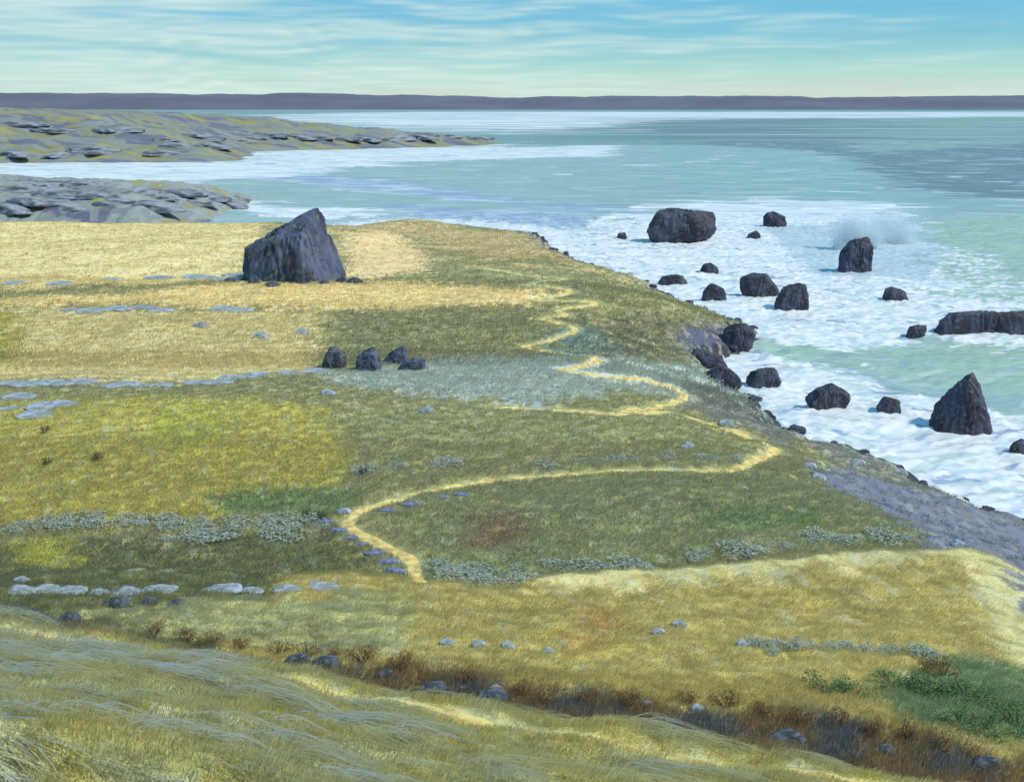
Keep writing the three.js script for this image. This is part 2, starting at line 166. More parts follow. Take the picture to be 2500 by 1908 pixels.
// ---------- sky: pale green air at the horizon, blue above, thin streaks of high cloud ----------
{
  const w = 4096, h = 2048, px = new Float32Array(w * h * 4);
  const air = [[0, rgb(212, 236, 214)], [0.8, rgb(202, 232, 212)], [1.8, rgb(172, 218, 214)], [3, rgb(140, 202, 218)], [4.3, rgb(122, 194, 224)], [8, rgb(104, 182, 224)], [25, rgb(96, 172, 216)], [90, rgb(70, 140, 205)]];
  const below = rgb(150, 165, 160);
  for (let j = 0; j < h; j++) {
    const el = (0.5 - (j + 0.5) / h) * 180, up = el > -1;
    let a = air[0][1];
    for (let k = 1; k < air.length; k++) if (el > air[k - 1][0]) a = mixc(air[k - 1][1], air[k][1], clamp((el - air[k - 1][0]) / (air[k][0] - air[k - 1][0])));
    for (let i = 0; i < w; i++) {
      let c = up ? a : below;
      if (up) {
        const az = ((i + 0.5) / w) * Math.PI * 2, X = Math.cos(az) * 8, Y = Math.sin(az) * 8;
        const wide = 0.5 * Math.cos(az - Math.PI / 2 + 0.95) + 0.3 * n3(X * 0.11 + 2, Y * 0.11 - 1.3, el * 0.012);
        const warp = n3(X * 0.5, Y * 0.5, el * 0.09) * 0.8;
        const streak = n3(X * 0.42 + 5, Y * 0.42, el * 1.0 + warp) * 0.5 + n3(X * 0.9, Y * 0.9 + 3, el * 2.6 + warp * 2) * 0.34 + n3(X * 1.7, Y * 1.7, el * 6 + warp * 3) * 0.26;
        const fine = n3(X * 1.1 + 9, Y * 1.1, el * 9 + warp * 4);
        const cover = clamp(0.06 + 1.05 * wide + 0.75 * streak * (0.3 + 0.7 * sst(-0.1, 0.4, wide))) * sst(-1, 0.5, el);
        const k = sst(0.18, 0.85, cover) * (0.8 + 0.12 * fine);
        const cloud = mixc(rgb(190, 226, 224), rgb(222, 238, 232), clamp(0.5 + fine * 0.5));
        c = mixc(a, cloud, k * 0.85);
        c = mul(c, 1 + 0.045 * fine);
      }
      const o = ((h - 1 - j) * w + i) * 4;
      px[o] = c[0]; px[o + 1] = c[1]; px[o + 2] = c[2]; px[o + 3] = 1;
    }
  }
  const t = new THREE.DataTexture(px, w, h, THREE.RGBAFormat, THREE.FloatType);
  t.mapping = THREE.EquirectangularReflectionMapping; t.minFilter = t.magFilter = THREE.LinearFilter; t.needsUpdate = true;
  scene.background = t; scene.environment = t;
}

// ---------- helpers ----------
const taken = {};
function numbered(n) { const k = (taken[n] = (taken[n] ?? -1) + 1); return k ? n + '_' + String(k).padStart(3, '0') : n; }
function tag(o, label, category, group, kind) { if (label) o.userData.label = label; if (category) o.userData.category = category; if (group) o.userData.group = group; if (kind) o.userData.kind = kind; return o; }
function shade(o) { o.traverse((m) => { if (m.isMesh) { m.castShadow = true; m.receiveShadow = true; } }); return o; }
function add(o, name) { o.name = numbered(name); scene.add(shade(o)); return o; }
function part(name, g, m, parent) { const o = new THREE.Mesh(g, m); o.name = name; parent.add(o); return o; }

const NTH = ['first', 'second', 'third', 'fourth', 'fifth', 'sixth', 'seventh', 'eighth', 'ninth', 'tenth', 'eleventh', 'twelfth', 'thirteenth', 'fourteenth', 'fifteenth', 'sixteenth', 'seventeenth', 'eighteenth', 'nineteenth', 'twentieth'];
const nth = (i) => i < 20 ? NTH[i] : i === 29 ? 'thirtieth' : 'twenty-' + NTH[i % 20];
const fromLeft = (list) => list.filter(Boolean).sort((a, b) => a[0] / -a[1] - b[0] / -b[1]); // as one counts them from the viewpoint
// a colour map over a rectangle of the plan, laid in many short strokes of matter (foam, wind streaks, clumps of grass)
function strokeMap(w, h, x0, x1, z0, z1, colourAt, n, len, wid, angle, seed, bristle, soft = 0) {
  const buf = new Float32Array(w * h * 3), R = rng(seed), sx = w / (x1 - x0), sz = h / (z1 - z0);
  for (let j = 0; j < h; j += 8) for (let i = 0; i < w; i += 8) {
    const c = colourAt(x0 + (i + 4) / sx, z0 + (j + 4) / sz, 0.5, 0.5);
    for (let b = 0; b < 8 && j + b < h; b++) for (let a = 0; a < 8 && i + a < w; a++) { const o = ((j + b) * w + i + a) * 3; buf[o] = c[0]; buf[o + 1] = c[1]; buf[o + 2] = c[2]; }
  }
  for (let k = 0; k < n; k++) {
    const x = lerp(x0, x1, R()), z = lerp(z0, z1, R()), jx = (R() + R() - 1) * soft * -z, jz = (R() + R() - 1) * soft * -z, c0 = colourAt(x + jx, z + jz, R(), R()), f = 0.92 + 0.16 * R(), c = mul(c0, f);
    const L = len * (0.5 + R()) / 2, W = wid * (0.5 + R()) / 2, an = angle(x, z, R()), ca = Math.cos(an), sa = Math.sin(an), ph = R() * 100;
    const ex = Math.abs(ca) * L + Math.abs(sa) * W, ez = Math.abs(sa) * L + Math.abs(ca) * W;
    const i0 = Math.max(0, Math.floor((x - ex - x0) * sx)), i1 = Math.min(w - 1, Math.ceil((x + ex - x0) * sx)), j0 = Math.max(0, Math.floor((z - ez - z0) * sz)), j1 = Math.min(h - 1, Math.ceil((z + ez - z0) * sz));
    for (let j = j0; j <= j1; j++) for (let i = i0; i <= i1; i++) {
      const dx = x0 + (i + 0.5) / sx - x, dz = z0 + (j + 0.5) / sz - z, u = (dx * ca + dz * sa) / L, v = (-dx * sa + dz * ca) / W;
      const e = 1 - Math.max(u * u * u * u, v * v);
      if (e <= 0) continue;
      const q = Math.sin(v * 7 + ph) * 0.5 + Math.sin(v * 17 + ph * 3 + u) * 0.5, al = Math.min(1, e * 3) * (0.78 + 0.2 * q), g = 1 + bristle * q, o = (j * w + i) * 3;
      buf[o] += (c[0] * g - buf[o]) * al; buf[o + 1] += (c[1] * g - buf[o + 1]) * al; buf[o + 2] += (c[2] * g - buf[o + 2]) * al;
    }
  }
  const px = new Uint8Array(w * h * 4);
  for (let j = 0; j < h; j++) for (let i = 0; i < w; i++) { const o = (j * w + i) * 3, p = ((h - 1 - j) * w + i) * 4; for (let a = 0; a < 3; a++) px[p + a] = Math.round(255 * clamp(unlin(buf[o + a]))); px[p + 3] = 255; }
  const t = new THREE.DataTexture(px, w, h, THREE.RGBAFormat, THREE.UnsignedByteType);
  t.colorSpace = THREE.SRGBColorSpace; t.magFilter = t.minFilter = THREE.LinearFilter; t.needsUpdate = true;
  return t;
}
// a sheet over given x and z lines; uv runs 0..1 over the rectangle of its map
function sheet(xs, zs, height, [x0, x1, z0, z1], keep) {
  const nx = xs.length, nz = zs.length, pos = new Float32Array(nx * nz * 3), uv = new Float32Array(nx * nz * 2), idx = [];
  for (let j = 0, p = 0; j < nz; j++) for (let i = 0; i < nx; i++, p++) {
    const x = xs[i], z = zs[j];
    pos[p * 3] = x; pos[p * 3 + 1] = height(x, z); pos[p * 3 + 2] = z; uv[p * 2] = (x - x0) / (x1 - x0); uv[p * 2 + 1] = 1 - (z - z0) / (z1 - z0);
  }
  for (let j = 0; j < nz - 1; j++) for (let i = 0; i < nx - 1; i++) {
    const a = j * nx + i, b = a + 1, c = a + nx, d = c + 1;
    if (keep && !keep((xs[i] + xs[i + 1]) / 2, (zs[j] + zs[j + 1]) / 2, Math.max(pos[a * 3 + 1], pos[d * 3 + 1]))) continue;
    idx.push(a, c, b, b, c, d);
  }
  const g = new THREE.BufferGeometry();
  g.setAttribute('position', new THREE.BufferAttribute(pos, 3)); g.setAttribute('uv', new THREE.BufferAttribute(uv, 2)); g.setIndex(idx); g.computeVertexNormals();
  return g;
}
function lines(a, b, step) { const n = Math.max(1, Math.round(Math.abs(b - a) / step)), r = []; for (let i = 0; i <= n; i++) r.push(lerp(a, b, i / n)); return r; }
function chain(...ls) { return ls.reduce((r, l) => r.concat(r.length ? l.slice(1) : l), []); }
function spline(pts, n) { const c = new THREE.CatmullRomCurve3(pts.map(([x, z]) => new THREE.Vector3(x, 0, z)), false, 'centripetal'); return c.getSpacedPoints(n).map((p) => [p.x, p.z]); }

// ---------- what grows where ----------
const PATH = spline(G.path, 420), ARM = spline(G.path_arm, 40), TRAIL = spline(G.trail, 120);
const SC = { straw: rgb(228, 208, 146), gold: rgb(236, 213, 150), tan: rgb(232, 202, 146), strawMid: rgb(216, 200, 142), olive: rgb(152, 148, 98), yellowGreen: rgb(180, 170, 80), lime: rgb(176, 172, 70), green: rgb(120, 138, 80), sage: rgb(176, 186, 174), greyGrass: rgb(138, 140, 128), oliveMid: rgb(152, 150, 98), triangle: rgb(144, 148, 98), rust: rgb(138, 118, 80), brown: rgb(126, 122, 88), teal: rgb(124, 142, 124), violet: rgb(98, 98, 122), shingle: rgb(122, 124, 136), rim: rgb(214, 204, 146), bench: rgb(190, 176, 104), orange: rgb(192, 162, 92), benchLeft: rgb(186, 184, 128), darkOlive: rgb(116, 118, 68), fore: rgb(196, 187, 110), foreSage: rgb(194, 192, 142), gully: rgb(158, 136, 98), slate: rgb(104, 112, 116), greenRight: rgb(116, 142, 92), wet: rgb(48, 50, 54), tip: rgb(196, 174, 120) };
const ZONES = [['z_straw_far', 'straw'], ['z_gold_strip', 'gold'], ['z_tan', 'tan'], ['z_tip', 'tip'], ['z_straw_mid', 'strawMid'], ['z_bare_green_left', 'yellowGreen'], ['z_yellow_green', 'yellowGreen'], ['z_lime', 'lime'], ['z_green_low', 'green'], ['z_olive_mid', 'oliveMid'], ['z_sage_band', 'sage'], ['z_grey_slope', 'greyGrass'], ['z_triangle', 'triangle'], ['z_rust_a', 'rust'], ['z_green_a', 'green'], ['z_brown_point', 'brown'], ['z_teal', 'teal'], ['z_violet_point', 'violet'], ['z_dark_olive', 'darkOlive'], ['z_yellow_stem', 'lime'], ['z_shingle', 'shingle']]
  .map(([k, c]) => { const p = G[k].filter(Boolean); return { p, c, b: [Math.min(...p.map((q) => q[0])), Math.max(...p.map((q) => q[0])), Math.min(...p.map((q) => q[1])), Math.max(...p.map((q) => q[1]))] }; });
const inZone = (z, x, y) => x > z.b[0] && x < z.b[1] && y > z.b[2] && y < z.b[3] && inPoly(z.p, x, y);
function zoneAt(x, z) {
  const d = -z, sc = clamp(d / 90, 0.25, 1.3);
  const wx = x + sc * (0.7 * n2(x * 0.35, z * 0.25) + 0.4 * n2(x * 1.3, z * 1.1)), wz = z + sc * (1.6 * n2b(x * 0.3, z * 0.3) + 0.8 * n2b(x * 1.1, z * 1.1));
  if (d < 44) {
    const s = -wz + 0.21 * wx, s2 = -wz - (x > 0 ? 0.2 : 0.05) * wx;
    if (s < 19.4) return n2(x * 0.35 + z * 0.25 + 8, z * 0.5 - x * 0.3) - 0.05 * x > 0.12 ? 'foreSage' : 'fore';
    if (s < 24.6 + 0.6 * n2(x * 0.2, 3) - 0.03 * clamp(x, 0, 14)) { const q = n2(x * 0.45 + 20, z * 0.8); return q > 0.35 ? 'slate' : 'gully'; }
    if (s2 < 36.6) {
      for (const [k, c] of [['z_green_right', 'greenRight'], ['z_orange', 'orange'], ['z_bench_left', 'benchLeft']]) if (inPoly(G[k], wx, wz)) return c;
      if (wx > 15.6 + 0.28 * (d - 26) && d < 46) return 'shingle';
      if (s2 > 34.6 && x > 1) return 'rim';
      if (wx > 13.8 + 0.28 * (d - 26) && d > 28) return 'rim';
      return x < -8 ? 'darkOlive' : 'bench';
    }
  }
  if (d < 64 && wx > 17.6 + 0.02 * (58 - d) + 0.9 * n2(z * 0.1, 6)) return 'shingle';
  if (d < 92 && coastSD(x, z) < 7 + 1.5 * n2(z * 0.12, 2)) return 'greyGrass';
  let r = 'olive';
  for (const q of ZONES) if (inZone(q, wx, wz)) r = q.c;
  if (r === 'olive' && d > 140) r = n2(x * 0.12, z * 0.1) > -0.1 ? 'olive' : 'tip';
  return r;
}
const BARE = new Set(['shingle', 'violet', 'wet']);
function landColour(x, z, r1 = 0.5, r2 = 0.5) {
  const sd = coastSD(x, z) + 0.9 * n2(x * 0.16, z * 0.16 + 7);
  if (sd < 1.1 + 0.6 * n2b(x * 0.5, z * 0.5)) return mixc(SC.wet, SC.slate, r1 * r1 * 0.5);
  const k = zoneAt(x, z);
  let c = SC[k];
  if (sd < 3.4 && !BARE.has(k)) c = mixc(c, SC.greyGrass, 0.6);
  if (k === 'shingle') c = mixc(c, r1 < 0.2 ? rgb(150, 152, 160) : r1 < 0.4 ? rgb(96, 98, 112) : r1 < 0.5 ? SC.brown : c, 0.75);
  else {
    if (r1 < 0.12) c = mixc(c, SC.sage, 0.45); else if (r1 < 0.26) c = mixc(c, SC.darkOlive, 0.5); else if (r1 < 0.36) c = mixc(c, SC.strawMid, 0.45);
    if (r1 > 0.975) c = mixc(c, SC.rust, 0.5);
  }
  const v = 1 + 0.2 * fbm(x * 0.25, z * 0.25, 3) + 0.18 * (r2 - 0.5);
  return mul(c, v * (BARE.has(k) ? 1 : 1.12));
}
function pathDist(x, z) { let m = 9; const t = (p) => { for (let i = 0; i < p.length; i += 1) { const dx = p[i][0] - x, dz = p[i][1] - z; if (dx * dx + dz * dz < m * m) m = Math.hypot(dx, dz); } }; if (z < -34 && z > -142 && x > -10 && x < 18) { t(PATH); t(ARM); } if (z > -24) t(TRAIL); return m; }

// ---------- the ground ----------
const GX = chain(lines(-170, -60, 2.2), lines(-60, -26, 0.7), lines(-26, 34, 0.3), lines(34, 60, 0.8)), GZ = chain(lines(-246, -150, 0.8), lines(-150, -80, 0.5), lines(-80, -8, 0.26), lines(-8, 20, 1.5));
const hCache = new Float32Array(GX.length * GZ.length);
for (let j = 0; j < GZ.length; j++) for (let i = 0; i < GX.length; i++) { const x = GX[i], z = GZ[j]; let h = groundHeight(x, z); if (h > 0.3) { const q = pathDist(x, z); h -= 0.09 * (1 - sst(0.25, 0.75, q)); } hCache[j * GX.length + i] = h; }
function find(a, v) { let l = 0, r = a.length - 1; while (r - l > 1) { const m = (l + r) >> 1; if (a[m] <= v) l = m; else r = m; } return l; }
function meshHeight(x, z) { // height of the built ground sheet
  const i = find(GX, x), j = find(GZ, z), u = clamp((x - GX[i]) / (GX[i + 1] - GX[i])), v = clamp((z - GZ[j]) / (GZ[j + 1] - GZ[j])), n = GX.length, a = hCache[j * n + i], b = hCache[j * n + i + 1], c = hCache[(j + 1) * n + i], d = hCache[(j + 1) * n + i + 1];
  return u + v < 1 ? a + (b - a) * u + (c - a) * v : d + (c - d) * (1 - u) + (b - d) * (1 - v);
}
console.log('ground');
{
  const area = [-130, 60, -246, 0];
  const map = strokeMap(2048, 2048, ...area, landColour, 150000, 1.1, 0.35, (x, z, r) => Math.PI / 2 + (r - 0.5) * 0.9 - 0.25, 5, 0.1, 0.025);
  const g = sheet(GX, GZ, (x, z) => 0, area, null);
  for (let p = 0; p < hCache.length; p++) g.attributes.position.setY(p, hCache[p]);
  g.computeVertexNormals();
  const o = add(new THREE.Mesh(g, new THREE.MeshStandardMaterial({ map, roughness: 0.95 })), 'ground');
  tag(o, 'grassy coastal terrace in patches of straw, olive and sage above the sea', 'ground', null, 'structure');
}
// trodden paths: ribbons lying in a shallow groove
function ribbon(pts, width, seed) {
  const R = rng(seed), pos = [], uv = [], col = [], idx = [], m = 5; let run = 0;
  for (let i = 0; i < pts.length; i++) {
    const a = pts[Math.max(0, i - 1)], b = pts[Math.min(pts.length - 1, i + 1)], dx = b[0] - a[0], dz = b[1] - a[1], l = Math.hypot(dx, dz) || 1, [x, z] = pts[i];
    if (i) run += Math.hypot(x - pts[i - 1][0], z - pts[i - 1][1]);
    const w = width(i / (pts.length - 1)) * (0.7 + 0.6 * (0.5 + 0.35 * n2(run * 0.35, seed) + 0.25 * n2(run * 1.3, seed + 4))), off = 0.07 * n2(run * 0.5, seed + 9);
    for (let k = 0; k < m; k++) {
      const t = (k / (m - 1) - 0.5) * w + off + 0.04 * n2(run * 2.1, k * 3 + seed), X = x - (dz / l) * t, Z = z + (dx / l) * t;
      pos.push(X, meshHeight(X, Z) + (k === 0 || k === m - 1 ? -0.015 : 0.03), Z); uv.push(X / 2, Z / 2);
      const q = fbm(X * 1.3, Z * 1.3, 3); const c = mul(mixc(rgb(236, 212, 130), rgb(186, 152, 92), clamp(0.3 + 1.9 * q)), 0.92 + 0.16 * R()); col.push(...c);
    }
    if (i) for (let k = 0; k < m - 1; k++) { const A = (i - 1) * m + k, B = A + 1, C = i * m + k, D = C + 1; idx.push(A, B, C, B, D, C); }
  }
  const g = new THREE.BufferGeometry();
  g.setAttribute('position', new THREE.Float32BufferAttribute(pos, 3)); g.setAttribute('uv', new THREE.Float32BufferAttribute(uv, 2)); g.setAttribute('color', new THREE.Float32BufferAttribute(col, 3)); g.setIndex(idx); g.computeVertexNormals();
  if (g.attributes.normal.getY(0) < 0) { const ix = g.index.array; for (let i = 0; i < ix.length; i += 3) { const t = ix[i]; ix[i] = ix[i + 1]; ix[i + 1] = t; } g.computeVertexNormals(); }
  return g;
}
const pathMat = new THREE.MeshStandardMaterial({ vertexColors: true, roughness: 0.95 });
tag(add(new THREE.Mesh(ribbon(spline(G.path, 900), (t) => 0.66 + 0.3 * t, 3), pathMat), 'path'), 'yellow footpath zigzagging across the olive terrace towards the shore', 'path', null, 'structure');
tag(add(new THREE.Mesh(ribbon(spline(G.path_arm, 120), (t) => 1.1 - 0.5 * t, 7), pathMat), 'path'), 'short yellow spur of the footpath running left along the sage band', 'path', null, 'structure');
tag(add(new THREE.Mesh(ribbon(spline(G.trail, 260), () => 0.6, 5), pathMat), 'path'), 'narrow straw coloured trail along the brow above the brown gully', 'path', null, 'structure');

// ---------- rocks ----------
const ROCKS = []; // plan circles that the surf breaks on
function rockGeometry(points, seed, detail, rough = 0.06, pal = 0, chip = 0.28) {
  const v = points.map((p) => new THREE.Vector3(...p)), hull = new ConvexHull().setFromPoints(v), planes = hull.faces.map((f) => [f.normal.clone(), f.constant]);
  const box = new THREE.Box3().setFromPoints(v), size = box.getSize(new THREE.Vector3()), c = v.reduce((a, p) => a.add(p), new THREE.Vector3()).multiplyScalar(1 / v.length);
  const g = mergeVertices(new THREE.IcosahedronGeometry(1, detail).deleteAttribute('uv').deleteAttribute('normal')), P = g.attributes.position, col = new Float32Array(P.count * 3), dir = new THREE.Vector3(), S = (size.x + size.y + size.z) / 3, o = seed * 13.7, CR = rng(seed * 31 + 7);
  for (let k = 0; k < 26; k++) { const n = new THREE.Vector3(CR() - 0.5, (CR() - 0.5) * 0.9, CR() - 0.5).normalize(), q = new THREE.Vector3(); let far = 0; for (const p of v) far = Math.max(far, n.dot(q.copy(p).sub(c))); const cut = far * (1 - chip * (0.2 + 0.8 * CR())); planes.push([n, cut + n.dot(c)]); } // chipped corners
  const rim = new THREE.Vector3();
  for (let i = 0; i < P.count; i++) {
    dir.fromBufferAttribute(P, i).multiply(rim.set(size.x, size.y, size.z)).normalize();
    let r = 1e9;
    for (const [n, k] of planes) { const q = n.dot(dir); if (q > 1e-5) r = Math.min(r, (k - n.dot(c)) / q); }
    let x = c.x + dir.x * r, y = c.y + dir.y * r, z = c.z + dir.z * r;
    const f = 2.2 / S, a = n3(x * f + o, y * f, z * f), b = n3(x * f * 2.6, y * f * 2.6 + o, z * f * 2.6), e = n3(x * f * 6.5, y * f * 1.4, z * f * 6.5 + o), crack = Math.pow(1 - Math.abs(n3(x * f * 1.5 + o, y * f * 0.9, z * f * 1.5)), 7);
    const step = Math.round((a + y * f * 0.5) * 2.2) / 2.2 - y * f * 0.5;
    const k = rough * S * (0.1 * a + 0.36 * step + 0.12 * b + 0.26 * e - 0.22 * crack);
    P.setXYZ(i, x + dir.x * k, y + dir.y * k * 0.7, z + dir.z * k);
    const t = n3(x * f * 1.3 + o + 5, y * f * 0.8, z * f * 1.3), u = n3(x * f * 4, y * f * 4 + o, z * f * 4);
    let cc = PALETTES[pal](t, u); cc = mul(cc, 0.85 + 0.3 * (0.5 + 0.5 * e));
    col.set(cc, i * 3);
  }
  g.setAttribute('color', new THREE.BufferAttribute(col, 3));
  const ng = g.toNonIndexed(); ng.computeVertexNormals(); const nf = ng.attributes.normal.array.slice(); g.computeVertexNormals();
  const ix = g.index.array, ns = g.attributes.normal.array, out = ng.attributes.normal.array; // mostly flat facets, a little softened
  for (let i = 0; i < ix.length; i++) for (let a = 0; a < 3; a++) out[i * 3 + a] = nf[i * 3 + a] * 0.75 + ns[ix[i] * 3 + a] * 0.25;
  return ng;
}
const PALETTES = [
  (t, u) => mixc(mixc(rgb(38, 40, 47), rgb(68, 69, 88), clamp(0.45 + 0.9 * t)), rgb(92, 92, 108), clamp(u * 2 - 0.75)), // dark sea rock
  (t, u) => t > 0.1 ? mixc(rgb(150, 160, 172), rgb(178, 188, 200), clamp(0.5 + u)) : mixc(rgb(120, 130, 136), rgb(150, 156, 150), clamp(0.5 + u)), // pale blue-grey stone
  (t, u) => t > 0.15 ? mixc(rgb(140, 144, 158), rgb(154, 158, 172), clamp(0.5 + u)) : t > -0.3 ? mixc(rgb(124, 130, 132), rgb(142, 146, 140), clamp(0.5 + u)) : rgb(96, 98, 112), // grey outcrop
  (t, u) => t > 0 ? mixc(rgb(74, 84, 92), rgb(94, 102, 108), clamp(0.5 + u)) : rgb(60, 66, 72), // slate
  (t, u) => t > 0 ? mixc(rgb(112, 118, 152), rgb(132, 140, 166), clamp(0.5 + u)) : mixc(rgb(88, 92, 124), rgb(104, 110, 132), clamp(0.5 + u)), // violet-blue stone beside the path
  (t, u) => mixc(mixc(rgb(50, 54, 68), rgb(92, 98, 126), clamp(0.5 + 0.9 * t)), rgb(96, 106, 104), clamp(u * 2 - 0.6)), // slate-blue boulder with a little lichen
];
const rockMat = new THREE.MeshStandardMaterial({ vertexColors: true, roughness: 0.72 }), dryMat = new THREE.MeshStandardMaterial({ vertexColors: true, roughness: 0.92 });
// a rock from its front outline (metres right of and above its foot) and its thickness front to back
function outlineRock(outline, deep, seed, detail = 14, rough, pal) {
  const R = rng(seed * 77 + 5), pts = [];
  for (const [x, y] of outline) pts.push([x, y, (R() - 0.5) * deep * 0.3], [x * 0.8, y * (0.86 + 0.1 * R()), deep * (0.3 + 0.18 * R()) * (y > 0.2 ? 0.72 : 1)], [x * 0.78, y * (0.8 + 0.15 * R()), -deep * (0.3 + 0.18 * R())]);
  return rockGeometry(pts, seed, detail, rough, pal);
}
function placeRock(name, g, [x, z], y, label, category, group, mat = rockMat, turn = 0) { const o = add(new THREE.Mesh(g, mat), name); o.position.set(x, y, z); o.rotation.y = turn; return tag(o, label, category, group); }
console.log('rocks');
// sea rocks: [foot in plan, outline in metres, thickness, label, part labels]
for (const [i, s] of SEA_ROCKS.entries()) {
  const w = Math.max(...s.outline.map((p) => p[0])) - Math.min(...s.outline.map((p) => p[0]));
  const top = Math.max(...s.outline.map((p) => p[1]));
  ROCKS.push([s.at[0], s.at[1] - s.deep * 0.3, w / 2]);
  placeRock('sea_rock', outlineRock(s.outline.map(([a, b]) => b < 0.25 ? [a * 1.1, -0.7 - 0.3 * top] : [a, b]), s.deep, i + 3, Math.round((s.detail ?? 14) * 1.5), 0.06, 0), [s.at[0], s.at[1] - s.deep * 0.42], 0, s.label, 'sea rock', 'dark rocks standing in the surf');
}
{ // the great boulder on the terrace
  const [x, z] = G.boulder[0], y = meshHeight(x, z - 2) - 0.5;
  const P = [[-6.2, 0, 1], [-5.7, 4.3, 0], [-3.2, 6.2, -1.6], [2.5, 8.8, -1.4], [2.9, 8.5, -2.2], [4.7, 5.2, -2], [5.9, 0, -1.2], [1.7, 0, 4.6], [1.3, 6.3, 2.6], [-4.9, 0, 2.6], [-5.0, 3.7, 1.6], [-4, 0, -6], [3.4, 0, -6.5], [0, 6.8, -5]];
  placeRock('boulder', rockGeometry(P, 2, 44, 0.065, 5, 0.05), [x - 0.9, z - 3.2], y, 'huge dark wedge shaped boulder with a sharp peak on the yellow terrace', 'boulder', null, dryMat);
}
const groupLabels = ['leaning violet-grey boulder, leftmost of the four beside the sage band', 'tall ribbed dark boulder, second from the left beside the sage band', 'jagged dark boulder with pale flecks, third from the left beside the sage band', 'low blocky green-black boulder, rightmost of the four beside the sage band'];
[[[-0.95, 0], [-0.7, 1.0], [-0.3, 1.9], [0.3, 2.0], [0.75, 0.9], [0.7, 0]], [[-0.9, 0], [-0.8, 1.0], [0, 1.7], [0.5, 2.2], [0.9, 1.2], [1.1, 0.3], [0.9, 0]], [[-0.9, 0], [-0.5, 0.9], [0.2, 1.4], [0.7, 1.6], [0.8, 0.4], [0.7, 0]], [[-0.95, 0], [-0.6, 0.9], [0.2, 1.05], [0.95, 1.0], [0.9, 0]]].forEach((o, i) => {
  const [x, z] = G.group_rocks[i];
  placeRock('boulder', outlineRock(o.map(([a, q]) => [a * 1.3, q]), 1.6, 40 + i, 12, 0.08, i === 0 ? 3 : 5), [x, z - 0.5], meshHeight(x, z - 0.5) - 0.15, groupLabels[i], 'boulder', 'boulders beside the sage band', dryMat);
});

// ---------- the low rocky point and the far headland ----------
function veg(list) { return (x, z, r1) => { const q = fbm(x * 0.035, z * 0.05, 3) + (r1 - 0.5) * 0.5; for (const [t, c] of list) if (q < t) return c; return list[list.length - 1][1]; }; }
{
  const area = [-200, -50, -312, -224], map = strokeMap(512, 512, ...area, veg([[-0.42, rgb(92, 92, 112)], [-0.1, rgb(128, 134, 132)], [0.3, rgb(148, 154, 148)], [0.42, rgb(156, 146, 72)], [9, rgb(134, 140, 130)]]), 4000, 6, 1.6, (x, z, r) => 1 + r, 8, 0.08);
  const o = add(new THREE.Mesh(sheet(lines(-200, -50, 1), lines(-312, -224, 1), pointHeight, area, (x, z, h) => h > -2.5), new THREE.MeshStandardMaterial({ map, roughness: 0.95 })), 'headland');
  tag(o, 'low grey rocky point behind the straw coloured terrace', 'headland', null, 'structure');
}
{
  const area = [-470, 30, -880, -460], map = strokeMap(1024, 1024, ...area, veg([[-0.2, rgb(104, 106, 120)], [0.08, rgb(134, 138, 136)], [0.24, rgb(134, 134, 98)], [0.4, rgb(152, 146, 92)], [9, rgb(126, 130, 116)]]), 14000, 14, 3.4, (x, z, r) => 0.4 * r, 9, 0.08);
  const o = add(new THREE.Mesh(sheet(lines(-470, 30, 3), lines(-880, -460, 3), headHeight, area, (x, z, h) => h > -2.5), new THREE.MeshStandardMaterial({ map, roughness: 0.95 })), 'headland');
  tag(o, 'long green headland tapering into the sea beyond the cove', 'headland', null, 'structure');
}
{
  const R = rng(91), ol = [[-1, 0], [-0.85, 0.5], [-0.25, 0.95], [0.4, 0.8], [0.95, 0.35], [1, 0]];
  const forms = [0, 1, 2, 3, 4].map((i) => outlineRock(ol.map(([a, b]) => [a * (0.9 + 0.3 * R()), b * (0.8 + 0.5 * R())]), 1.3, 60 + i, 7, 0.1, 2));
  fromLeft(G.point_outcrops).forEach(([x, z], i) => { const k = 2.6 + 2.2 * R(), o = placeRock('outcrop', forms[i % 5], [x, z - 1], pointHeight(x, z - 1) - 0.18 * k, nth(i) + ' grey outcrop from the left on the low point behind the terrace', 'outcrop', 'grey outcrops on the low point', dryMat, R() * 1.2 - 0.6); o.scale.set(k * 1.7, k * 0.5, k); });
  fromLeft(G.head_outcrops).forEach(([x, z], i) => { const k = 5 + 4 * R(), o = placeRock('outcrop', forms[i % 5], [x, z - 3], headHeight(x, z - 3) - 0.14 * k, nth(i) + ' grey outcrop from the left on the long headland beyond the cove', 'outcrop', 'grey outcrops on the far headland', dryMat, R() * 1.2 - 0.6); o.scale.set(k * 1.7, k * 0.4, k); });
}
{ // the coast on the horizon; violet distance haze is mixed into its ground colour
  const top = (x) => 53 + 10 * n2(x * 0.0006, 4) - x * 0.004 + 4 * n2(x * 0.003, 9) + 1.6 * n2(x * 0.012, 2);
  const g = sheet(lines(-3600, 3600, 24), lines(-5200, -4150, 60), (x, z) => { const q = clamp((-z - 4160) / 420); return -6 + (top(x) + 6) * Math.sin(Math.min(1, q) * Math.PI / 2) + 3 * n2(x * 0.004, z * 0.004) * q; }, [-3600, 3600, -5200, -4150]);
  const col = [], P = g.attributes.position;
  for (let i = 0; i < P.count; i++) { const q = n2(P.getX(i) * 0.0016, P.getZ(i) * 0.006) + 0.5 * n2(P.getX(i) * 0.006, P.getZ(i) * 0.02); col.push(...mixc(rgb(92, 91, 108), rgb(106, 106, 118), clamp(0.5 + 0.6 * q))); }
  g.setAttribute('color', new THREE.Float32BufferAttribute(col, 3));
  tag(add(new THREE.Mesh(g, dryMat), 'hills'), 'low coast along the horizon, coloured violet for distance haze', 'hills', null, 'structure');
}

